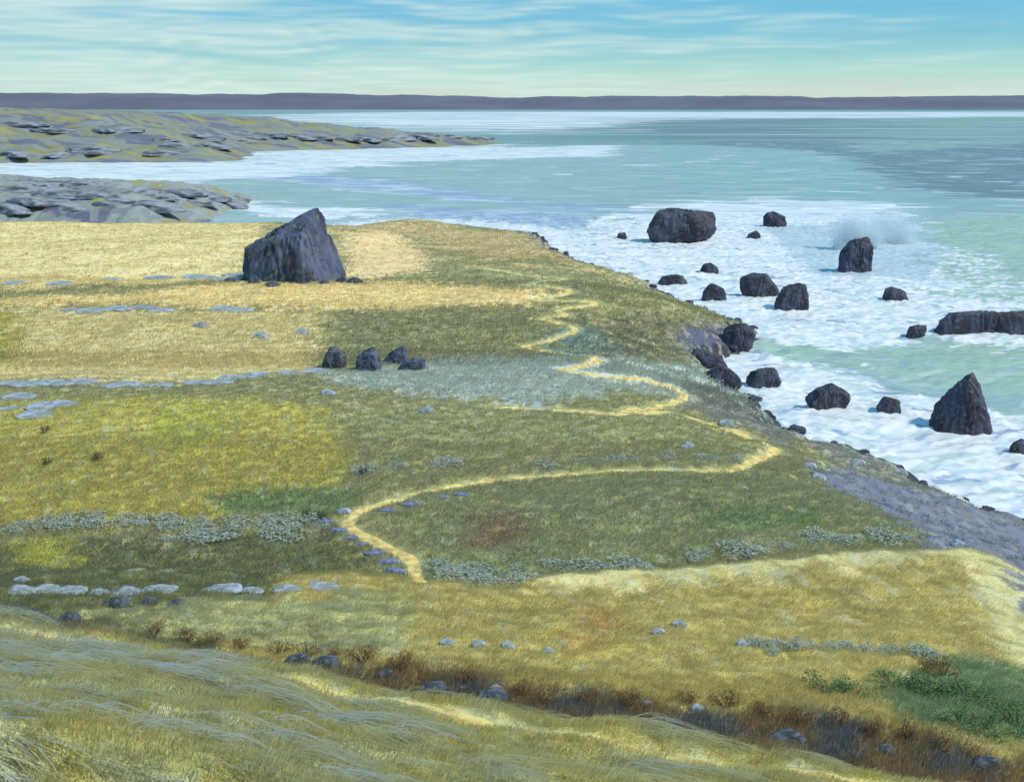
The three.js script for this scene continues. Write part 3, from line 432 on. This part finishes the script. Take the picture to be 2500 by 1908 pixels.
// ---------- the sea ----------
const WP = Object.fromEntries(Object.entries(W).map(([k, p]) => [k, { p, b: [Math.min(...p.map((q) => q[0])), Math.max(...p.map((q) => q[0])), Math.min(...p.map((q) => q[1])), Math.max(...p.map((q) => q[1]))] }]));
const inW = (k, x, z) => inZone(WP[k], x, z);
const WC = { foam: rgb(228, 230, 230), pale: rgb(190, 208, 214), milky: rgb(188, 202, 200), lavender: rgb(142, 154, 186), mint: rgb(160, 186, 164), teal: rgb(146, 174, 168), deepTeal: rgb(112, 146, 140), grey: rgb(110, 128, 128), blue: rgb(138, 158, 186), plume: rgb(156, 184, 196) };
function rockNear(x, z) { let m = 99; for (const [a, b, r] of ROCKS) m = Math.min(m, Math.hypot(x - a, (z - b) * 0.8) - r); return m; }
function foamAmount(x, z) { // 0 open water .. 1 white water
  const d = -z;
  if (d < 262) {
    const sd = coastSD(x, z), shore = sd > -40 ? sst(-22, -3, sd) : 0, rock = 1 - sst(0.4, 5.5, rockNear(x, z));
    const w = 4 * n2b(x * 0.07, z * 0.05) + 2.2 * n2(x * 0.22, z * 0.16);
    let f = Math.max(0.85 * shore, rock * 0.9);
    if (inW('foam_bay', x + w, z + w * 1.5)) f = Math.max(f, 0.82);
    if (inW('foam_cove', x + w, z + w)) f = Math.max(f, 0.8);
    if (inW('green_a', x + w, z + w)) f *= 0.25;
    if (inW('green_b', x + w, z + w)) f *= 0.5;
    return f;
  }
  const w = 8 * n2b(x * 0.02, z * 0.02);
  if (d < 345) { const u = 4 * n2b(x * 0.07, z * 0.05) + 2.2 * n2(x * 0.22, z * 0.16); if (inW('foam_bay', x + u, z + u * 1.5)) return 0.74; }
  if (inW('foam_far', x + w, z + w)) return 0.95;
  if (inW('foam_cove', x + w, z + w)) return 0.9;
  if (d > 900 && inW('foam_horizon', x + w * 4, z + w * 10)) return 0.62;
  if (d > 300 && d < 800) { const q = headHeight(x, z - 8); if (q > -1.8) return 0.7; }
  return 0.1;
}
function seaColour(x, z, r1, r2) {
  const d = -z, w = (d < 262 ? 2.5 : 10) * n2(x * (d < 262 ? 0.09 : 0.015), z * (d < 262 ? 0.07 : 0.015)), f = foamAmount(x, z);
  let c = d < 262 ? mixc(WC.teal, WC.milky, 0.25) : d < 700 ? WC.teal : WC.deepTeal;
  if (d > 150 && inW('grey_ne', x + w, z + w)) c = WC.grey;
  if (inW('green_ne', x + w, z + w)) c = mixc(WC.grey, WC.mint, 0.5);
  if (inW('green_a', x + w, z + w) || inW('green_b', x + w, z + w)) c = WC.mint;
  if (inW('blue_near', x + w, z + w) || inW('blue_mid', x + w, z + w)) c = r2 < 0.6 ? WC.blue : WC.pale;
  const n = 0.5 + 0.5 * (0.55 * n2(x * (d < 262 ? 0.22 : 0.03), z * (d < 262 ? 0.4 : 0.05)) + 0.45 * n2b(x * (d < 262 ? 0.7 : 0.1), z * (d < 262 ? 1.2 : 0.16)));
  if (f > 0.14 + 0.62 * n * 0.9 + (r1 - 0.5) * 0.5) {
    c = r2 < 0.62 ? WC.foam : r2 < 0.82 ? WC.pale : r2 < 0.9 ? WC.milky : r2 < 0.95 ? WC.lavender : mixc(WC.mint, WC.foam, 0.5);
    if (inW('blue_plume', x, z)) c = mixc(c, WC.plume, 0.6);
  } else if (r2 < 0.1) c = mixc(c, WC.lavender, 0.6); else if (r2 > 0.9) c = mixc(c, WC.milky, 0.6); else if (r2 > 0.82) c = mixc(c, WC.deepTeal, 0.5);
  return c;
}
function seaHeight(x, z) {
  const d = -z, far = 1 - sst(300, 1500, d), q = n2(x * 0.02, z * 0.02) * 6;
  let h = far * (0.16 * Math.sin((z + q + x * 0.18) * 0.42) + 0.1 * n2(x * 0.12, z * 0.3));
  if (d < 270) {
    const e = 1 - sst(240, 268, d), f = foamAmount(x, z);
    h += e * (0.1 * n2b(x * 0.45, z * 0.7) + 0.05 * n2(x * 1.1, z * 1.5));
    if (f > 0.2) { const r = 1 - Math.abs(n2(x * 0.3 + 4, z * 0.36)); h += e * f * (0.24 * r * r * r + 0.12 * n2b(x * 0.9, z * 1.0) + 0.07 * n2(x * 2.1, z * 2.1)); }
  }
  return h;
}
console.log('sea');
{
  const sea = new THREE.Group();
  tag(sea, 'milky teal sea with white surf breaking round the rocks', 'sea', null, 'structure');
  const flat = (x, z, r) => (r - 0.5) * 0.5 + 0.12 * n2(x * 0.05, z * 0.05);
  const swirl = (x, z, r) => { const f = -z < 180 ? 0.9 : 0.4; return (r - 0.5) * f + f * n2(x * 0.08, z * 0.08); };
  const A = [-140, 170, -262, -42], B = [-480, 480, -780, -262], C = [-3700, 3700, -4400, -780];
  const mk = (map, rough) => new THREE.MeshPhysicalMaterial({ map, roughness: rough, specularIntensity: 0.6 });
  part('near_water', sheet(lines(...A.slice(0, 2), 0.5), lines(...A.slice(2), 0.42), seaHeight, A, (x, z) => z < -200 || (x > -2 && groundHeight(x, z) < 1.4)), mk(strokeMap(2048, 2048, ...A, seaColour, 90000, 3.0, 0.62, swirl, 12, 0.05), 0.42), sea);
  part('open_water', sheet(lines(...B.slice(0, 2), 2.5), lines(...B.slice(2), 1.6), seaHeight, B), mk(strokeMap(2048, 2048, ...B, seaColour, 70000, 16, 2.2, flat, 13, 0.04), 0.42), sea);
  part('distant_water', sheet(lines(...C.slice(0, 2), 60), lines(...C.slice(2), 30), seaHeight, C), mk(strokeMap(1024, 1024, ...C, seaColour, 12000, 260, 22, flat, 14, 0.03), 0.45), sea);
  add(sea, 'sea');
}
{ // spray thrown up behind the block shaped rock
  const R = rng(61), n = 90000, g = new THREE.IcosahedronGeometry(1, 0), m = new THREE.InstancedMesh(g, new THREE.MeshStandardMaterial({ color: new THREE.Color(0.8, 0.88, 0.92), roughness: 0.6 }), n), M = new THREE.Matrix4();
  for (let i = 0; i < n; i++) {
    const [cx, cz, w, h] = SPRAY[Math.floor(R() * SPRAY.length)], t = Math.pow(R(), 1.5), a = Math.round((R() + R() + R() - 1.5) / 1.5 * 5) / 5 + (R() + R() - 1) * 0.16, x = cx + a * w * (0.45 + 0.6 * t), y = h * t * (1 - 0.75 * a * a) * (0.75 + 0.3 * R()), z = cz + (R() + R() - 1) * 1.6, s = 0.014 + 0.05 * Math.pow(R(), 3) * (1.2 - 0.7 * t);
    M.makeScale(s, s * 1.3, s).setPosition(x, y, z); m.setMatrixAt(i, M);
  }
  tag(add(m, 'sea_spray'), 'fan of pale spray thrown up behind the block shaped sea rock', 'spray', null, 'stuff');
}

// ---------- loose stones ----------
console.log('stones');
{
  const R = rng(71), ol = [[-1, 0], [-0.9, 0.45], [-0.3, 0.8], [0.45, 0.75], [0.9, 0.4], [1, 0]];
  const forms = [0, 1, 2, 3].map((i) => outlineRock(ol.map(([a, b]) => [a * (0.85 + 0.3 * R()), b * (0.8 + 0.4 * R())]), 1.5, 80 + i, 9, 0.07, 1)), slates = [0, 1, 2].map((i) => outlineRock(ol.map(([a, b]) => [a, b * (0.9 + 0.5 * R())]), 1.5, 90 + i, 7, 0.1, 3));
  const put = (f, [x, z], sx, sy, name, label, group) => { const y = meshHeight(x, z); if (coastSD(x, z) < 0.3) return; const o = placeRock(name, f, [x, z], y - 0.12 * sy, label, name === 'stone' ? 'stone' : 'rock', group, dryMat, (R() - 0.5) * 0.35); o.scale.set(sx, sy, sx * 0.8); };
  const rows = { ledge_a: ['pale flat stone in the row below the middle straw field', 1.2, 0.2, 'stones below the middle straw field'], ledge_b: ['pale flat stone in the row just above the gully', 0.5, 0.13, 'stones just above the gully'], ledge_c: ['pale flat stone in the row below the gold strip', 1.25, 0.32, 'stones below the gold strip'], ledge_d: ['pale stone in the broken row beside the huge boulder', 1.4, 0.45, 'stones beside the huge boulder'], ledge_e: ['pale blue stone at the top of the yellow-green field', 1.15, 0.17, 'stones at the top of the yellow-green field'] };
  for (const k in rows) fromLeft(G[k]).forEach((p, i) => put(forms[Math.floor(R() * 4)], p, rows[k][1] * (1.0 + 0.7 * R()), rows[k][2] * (0.8 + 0.4 * R()), 'stone', nth(i) + ' from the left, ' + rows[k][0], rows[k][3]));
  G.pale_stones.forEach((p, i) => { if (i >= STONE_LABELS.length) return; const k = clamp(-p[1] / 100, 0.2, 1); put(forms[i % 4], p, k * 0.95, k * 0.8, 'stone', STONE_LABELS[i], 'single pale stones'); });
  fromLeft(G.slate_rocks).forEach((p, i) => { const s = 0.2 + 0.22 * R(); put(slates[Math.floor(R() * 3)], p, s * 1.3, s, 'slate_rock', nth(i) + ' slate-blue rock from the left, half buried in the brown gully scrub', 'slate rocks in the gully'); });
  const violet = [0, 1].map((i) => outlineRock(ol, 1.5, 96 + i, 7, 0.09, 4));
  fromLeft(G.path_stones).forEach((p, i) => put(violet[i % 2], p, 0.5 * (0.8 + 0.4 * R()), 0.2, 'stone', nth(i) + ' blue-grey stone from the left along the lower bend of the footpath', 'blue-grey stones along the path'));
  fromLeft(G.boulder_stones).forEach((p, i) => put(slates[i % 3], [p[0], p[1] + 1.2], 0.7 + 0.5 * R(), 0.6 + 0.4 * R(), 'stone', nth(i) + ' dark stone from the left at the foot of the huge boulder', 'rubble at the foot of the huge boulder'));
  // dark wet rocks strewn along the water's edge
  const wet = [0, 1, 2, 3].map((i) => outlineRock(ol.map(([a, b]) => [a * (0.85 + 0.3 * R()), b * (0.8 + 0.6 * R())]), 1.6, 110 + i, 7, 0.12, 0));
  const SHORE = []; // by stretch of the waterline
  for (let i = 0; i < 22; i++) SHORE[i] = i < 5 ? 'dark wet rock at the waterline of the farthest tip of the terrace' : i < 8 ? 'dark wet rock at the waterline beside the low wide sea rock' : i < 10 ? 'dark wet rock at the waterline on the far side of the violet point' : i < 13 ? 'dark wet rock in the cluster under the violet point' : i < 15 ? 'dark wet rock at the waterline of the grey grass slope' : i < 18 ? 'dark wet rock at the waterline above the grey bank' : 'dark wet rock at the foot of the grey bank';
  let run = 0;
  for (let i = 3; i < 22; i++) {
    const [ax, az] = COAST[i - 1], [bx, bz] = COAST[i], L = Math.hypot(bx - ax, bz - az);
    for (run = R() * 1.5; run < L; run += 1.5 + 2.4 * R()) {
      const t = run / L, x = lerp(ax, bx, t) + (R() - 0.5) * 1.6, z = lerp(az, bz, t) + (R() - 0.5) * 1.6, s = 0.35 + 0.55 * R() * R() + (i > 8 && i < 13 ? 0.35 : 0);
      const o = placeRock('shore_rock', wet[Math.floor(R() * 4)], [x, z], Math.max(-0.1, groundHeight(x, z)) - 0.2 * s, SHORE[i] ?? SHORE[21], 'rock', 'wet rocks along the waterline', rockMat, R() * 6); o.scale.set(s * 1.3, s, s);
    }
  }
}

// ---------- bushes: woody stems and a crown of small leaves ----------
console.log('bushes');
function bushForm(seed, leaves, leaf, colours, spread, high, wispy) {
  const R = rng(seed), pos = [], nor = [], col = [], stems = [];
  const lobes = Array.from({ length: 7 }, (_, i) => { const a = (i / 7) * 6.28 + R(), r = spread * (0.25 + 0.45 * R()); return [Math.cos(a) * r, high * (0.4 + 0.35 * R()), Math.sin(a) * r, spread * (0.28 + 0.2 * R())]; });
  const A = new THREE.Vector3(), U = new THREE.Vector3(), V = new THREE.Vector3();
  for (let i = 0; i < leaves; i++) {
    const [lx, ly, lz, lr] = lobes[Math.floor(R() * 7)], t = R() * 6.28, c = R() * 2 - 1, s = Math.sqrt(1 - c * c), r = lr * (0.55 + 0.5 * R());
    A.set(lx + r * s * Math.cos(t), Math.max(0.03, ly + r * c * high / spread * 0.9), lz + r * s * Math.sin(t));
    U.set(R() - 0.5, wispy ? 1.4 + R() : R() - 0.2, R() - 0.5).normalize(); V.set(R() - 0.5, R() - 0.5, R() - 0.5).cross(U).normalize();
    const l = leaf * (0.6 + 0.8 * R()) * (wispy ? 1.8 : 1), w = leaf * (wispy ? 0.22 : 0.42), q = colours[Math.floor(R() * colours.length)], k = 0.8 + 0.4 * R();
    const p0 = A.clone().addScaledVector(U, -l / 2), p1 = A.clone().addScaledVector(V, w / 1.4), p2 = A.clone().addScaledVector(U, l / 2), p3 = A.clone().addScaledVector(V, -w / 1.4);
    for (const p of [p0, p1, p2, p0, p2, p3]) { pos.push(p.x, p.y, p.z); nor.push(0, 0, 0); col.push(q[0] * k, q[1] * k, q[2] * k); }
  }
  const g = new THREE.BufferGeometry(); g.setAttribute('position', new THREE.Float32BufferAttribute(pos, 3)); g.setAttribute('color', new THREE.Float32BufferAttribute(col, 3)); g.computeVertexNormals();
  for (const [x, y, z] of lobes) stems.push(new THREE.TubeGeometry(new THREE.CatmullRomCurve3([new THREE.Vector3(x * 0.1, -0.05, z * 0.1), new THREE.Vector3(x * 0.5, y * 0.5, z * 0.5), new THREE.Vector3(x, y, z)]), 4, 0.012 + 0.008 * R(), 4));
  const o = new THREE.Group(); part('foliage', g, leafMat, o); part('stem', mergeGeometries(stems), stemMat, o); return o;
}
const leafMat = new THREE.MeshPhysicalMaterial({ vertexColors: true, roughness: 1, transmission: 0.4, thickness: 0, side: THREE.DoubleSide }), stemMat = new THREE.MeshStandardMaterial({ color: new THREE.Color(0.09, 0.065, 0.045), roughness: 0.95 });
{
  const R = rng(33);
  const kinds = {
    sage: [1, 2, 3].map((i) => bushForm(200 + i, 620, 0.085, [rgb(172, 182, 164), rgb(186, 196, 182), rgb(160, 170, 150), rgb(190, 200, 196)], 0.7, 0.5, false)),
    rust: [1, 2, 3].map((i) => bushForm(220 + i, 520, 0.06, [rgb(154, 104, 58), rgb(130, 98, 62), rgb(164, 122, 70), rgb(112, 94, 66), rgb(138, 122, 78)], 0.55, 0.62, true)),
    green: [1, 2, 3].map((i) => bushForm(240 + i, 620, 0.07, [rgb(96, 132, 78), rgb(112, 142, 84), rgb(84, 116, 72), rgb(120, 140, 76)], 0.7, 0.6, false)),
    dark: [1, 2].map((i) => bushForm(260 + i, 300, 0.07, [rgb(74, 76, 58), rgb(90, 90, 64), rgb(64, 66, 60)], 0.5, 0.6, true)),
  };
  const put = (kind, name, list, sx, sy, label, group) => fromLeft(list).forEach((p, i) => { const [x, z] = p, o = kinds[kind][Math.floor(R() * kinds[kind].length)].clone(), k = 0.8 + 0.45 * R(); add(o, name); o.position.set(x, meshHeight(x, z) - 0.03, z); o.rotation.y = R() * 6.28; o.scale.set(sx * k, sy * k, sx * k * 0.8); tag(o, nth(i) + ' from the left, ' + label, kind === 'dark' ? 'shrub' : 'bush', group); });
  put('sage', 'sage_bush', G.sage_a, 1.9, 0.5, 'grey-green sage bush in the row below the yellow-green field', 'sage row on the left');
  put('sage', 'sage_bush', G.sage_b, 1.6, 0.5, 'grey-green sage bush in the row behind the gold bench', 'sage row behind the bench');
  put('sage', 'sage_bush', G.sage_c, 0.85, 0.5, 'pale sage bush in the short row across the gold bench', 'sage row on the bench');
  put('sage', 'sage_bush', G.sage_d, 1.6, 0.45, 'grey sage bush beside the level stretch of the footpath', 'sage along the path');
  put('rust', 'rust_bush', G.rust_bushes, 0.8, 0.7, 'rust brown bush in the scrub filling the gully', 'rust bushes in the gully');
  put('green', 'green_bush', G.green_bushes, 1.1, 0.6, 'leafy green bush in the hollow at the lower right', 'green bushes at the lower right');
  put('dark', 'dark_shrub', G.dark_tufts, 0.8, 0.8, 'small dark shrub in the yellow-green field', 'dark shrubs in the field');
}

// ---------- grass ----------
console.log('grass');
function tuft(seed, blades, high, width, spread, lean, segs) {
  const R = rng(seed), pos = [], idx = [];
  for (let b = 0; b < blades; b++) {
    const a = R() * 6.28, r = spread * Math.sqrt(R()), x = Math.cos(a) * r, z = Math.sin(a) * r, h = high * (0.55 + 0.6 * R()), w = width * (0.7 + 0.6 * R()), t = R() * 3.14, tx = Math.cos(t) * w, tz = Math.sin(t) * w * 0.6, bx = lean * h * (0.4 + 0.9 * R()) + (R() - 0.5) * h * 0.5, bz = (R() - 0.5) * h * 0.7 + lean * 0.25 * h, s0 = pos.length / 3;
    for (let k = 0; k <= segs; k++) { const q = k / segs, cx = x + bx * q * q, cy = h * (q - 0.22 * q * q * Math.abs(lean)), cz = z + bz * q * q, f = (1 - q * 0.85) / 2; pos.push(cx - tx * f, cy, cz - tz * f, cx + tx * f, cy, cz + tz * f); if (k) { const A = s0 + (k - 1) * 2; idx.push(A, A + 1, A + 2, A + 1, A + 3, A + 2); } }
  }
  for (let i = 0; i < idx.length; i += 3) { // every blade's front looks up
    const [a, b2, c] = [idx[i] * 3, idx[i + 1] * 3, idx[i + 2] * 3], ux = pos[b2] - pos[a], uz = pos[b2 + 2] - pos[a + 2], vx = pos[c] - pos[a], vz = pos[c + 2] - pos[a + 2];
    if (uz * vx - ux * vz < 0) { const t = idx[i]; idx[i] = idx[i + 1]; idx[i + 1] = t; }
  }
  const g = new THREE.BufferGeometry(); g.setAttribute('position', new THREE.Float32BufferAttribute(pos, 3)); g.setIndex(idx); g.computeVertexNormals();
  const N = g.attributes.normal, v = new THREE.Vector3(); // soft blades: normals lean to the light they share
  for (let i = 0; i < N.count; i++) { v.fromBufferAttribute(N, i); if (v.y < 0) v.negate(); v.multiplyScalar(0.45); v.y += 1; v.normalize(); N.setXYZ(i, v.x, v.y, v.z); }
  return g;
}
function swept(seed, blades, long, width) { // long blades blown flat, to the right and towards the viewer
  const R = rng(seed), pos = [], nor = [], idx = [];
  for (let b = 0; b < blades; b++) {
    const x = (R() - 0.5) * 0.3, z = (R() - 0.5) * 0.22, L = long * (0.6 + 0.6 * R()), a = 0.42 + (R() - 0.5) * 0.45, dx = Math.cos(a), dz = Math.sin(a), h = 0.07 + 0.12 * R(), w = width * (0.7 + 0.6 * R()), s0 = pos.length / 3;
    for (let k = 0; k <= 5; k++) { const q = k / 5, r = L * q, y = h * Math.sin(Math.min(1, q * 1.25) * 2.2) * (1 - 0.25 * q), f = w * (1 - 0.8 * q) / 2; pos.push(x + dx * r + dz * f, y, z + dz * r - dx * f, x + dx * r - dz * f, y + w * 0.3, z + dz * r + dx * f); nor.push(0.1, 0.98, 0.15, -0.1, 0.98, 0.15); if (k) { const A = s0 + (k - 1) * 2; idx.push(A, A + 1, A + 2, A + 1, A + 3, A + 2); } }
  }
  const g = new THREE.BufferGeometry(); g.setAttribute('position', new THREE.Float32BufferAttribute(pos, 3)); g.setAttribute('normal', new THREE.Float32BufferAttribute(nor, 3)); g.setIndex(idx); return g;
}
const grassMat = new THREE.MeshPhysicalMaterial({ color: 0xffffff, roughness: 1, transmission: 0.45, thickness: 0, side: THREE.DoubleSide });
{
  const R = rng(101), kinds = {
    fore_short: { g: tuft(1, 16, 0.13, 0.014, 0.2, 0.6, 2), name: 'short_grass', label: 'short olive turf covering the near hill', m: [] },
    fore_long: { g: swept(2, 12, 0.85, 0.017), name: 'long_grass', label: 'long pale sage grass blown to the right on the near hill', m: [] },
    bench: { g: tuft(3, 13, 0.15, 0.018, 0.24, 0.5, 2), name: 'bench_grass', label: 'golden olive grass on the bench beyond the gully', m: [] },
    scrub: { g: tuft(4, 12, 0.24, 0.018, 0.22, 0.4, 3), name: 'gully_scrub', label: 'brown and slate coloured scrub grass filling the gully', m: [] },
    mid: { g: tuft(5, 12, 0.16, 0.04, 0.34, 0.5, 2), name: 'terrace_grass', label: 'olive and green grass on the middle terrace round the path', m: [] },
    far: { g: tuft(6, 10, 0.22, 0.09, 0.55, 0.5, 2), name: 'far_grass', label: 'straw coloured and sage grass on the far terrace round the huge boulder', m: [] },
  };
  const M = new THREE.Matrix4(), Q = new THREE.Quaternion(), E = new THREE.Euler(), SL = new THREE.Quaternion(), T = new THREE.Vector3(), UP = new THREE.Vector3(0, 1, 0), bands = [[9, 26, 62000], [26, 42, 52000], [42, 62, 46000], [62, 90, 42000], [90, 130, 36000], [130, 226, 36000]];
  for (const [d0, d1, n] of bands) for (let i = 0; i < n; i++) {
    const d = Math.sqrt(lerp(d0 * d0, d1 * d1, R())), x = (R() * 2 - 1) * (0.52 * d + 3), z = -d;
    if (x > 34) continue;
    const sd = coastSD(x, z); if (sd < 1.5) continue;
    const jx = (R() + R() - 1) * 0.025 * d, jz = (R() + R() - 1) * 0.03 * d, zone = zoneAt(x + jx, z + jz), keep = R(), r1 = R(), r2 = R(), turn = R(), size = R();
    if ((zone === 'shingle' && keep > 0.06) || (zone === 'violet' && keep > 0.15) || (sd < 3 && keep > 0.5)) continue;
    const q = pathDist(x, z); if ((d < 24 && q < 0.26 + 0.2 * r1) || q < 0.14 + 0.007 * d + 0.12 * r1) continue;
    let k = d > 84 ? 'far' : d > 40 ? 'mid' : 'bench', s = 0.75 + 0.5 * size, c;
    if (zone === 'fore' || zone === 'foreSage') { k = q > 0.9 && (zone === 'foreSage' ? r1 < 0.075 : r1 < 0.022) ? 'fore_long' : 'fore_short'; c = k === 'fore_long' ? (r2 > 0.92 + 0.02 * x ? rgb(204, 213, 216) : mixc(rgb(184, 180, 118), rgb(206, 210, 180), size)) : mixc(SC[zone], r2 < 0.3 ? SC.darkOlive : r2 < 0.5 ? SC.green : SC.strawMid, 0.45 * r1); s *= k === 'fore_long' ? 0.8 + 0.5 * r2 : 1; }
    else if (zone === 'gully' || zone === 'slate') { k = 'scrub'; c = zone === 'slate' ? mixc(SC.slate, rgb(126, 132, 132), r1) : r1 < 0.12 ? rgb(160, 104, 56) : r1 < 0.45 ? rgb(176, 150, 92) : r1 < 0.65 ? SC.darkOlive : SC.gully; }
    else c = landColour(x + jx, z + jz, r1, r2);
    if (zone === 'benchLeft' && r1 < 0.05) { k = 'fore_long'; c = mixc(rgb(176, 182, 148), rgb(190, 198, 190), r2); s *= 0.9; }
    if (zone === 'sage') { s *= 1.25; }
    if (zone === 'tan' || zone === 'rim') s *= 0.7;
    const e = 0.4, hy = meshHeight(x, z);
    if (k === 'fore_long') { T.set(meshHeight(x - e, z) - meshHeight(x + e, z), 2 * e, meshHeight(x, z - e) - meshHeight(x, z + e)).normalize(); SL.setFromUnitVectors(UP, T); } else SL.identity(); // long blades lie along the slope
    E.set(0, (turn - 0.5) * (k === 'fore_long' ? 0.5 : 2.2) - (k === 'fore_long' ? 0 : 0.3), 0); Q.setFromEuler(E).premultiply(SL);
    M.compose(new THREE.Vector3(x, hy - 0.02, z), Q, new THREE.Vector3(s, s * (0.8 + 0.4 * r2), s));
    kinds[k].m.push([M.clone(), mul(c, 0.92 + 0.16 * R())]);
  }
  const C = new THREE.Color(); let total = 0;
  for (const k in kinds) {
    const { g, name, label, m } = kinds[k]; if (!m.length) continue;
    const o = new THREE.InstancedMesh(g, grassMat, m.length); total += m.length;
    m.forEach(([mm, c], i) => { o.setMatrixAt(i, mm); o.setColorAt(i, C.setRGB(c[0], c[1], c[2])); });
    tag(add(o, name), label, 'grass', null, 'stuff');
  }
  console.log('tufts', total);
}
renderer.render(scene, camera);
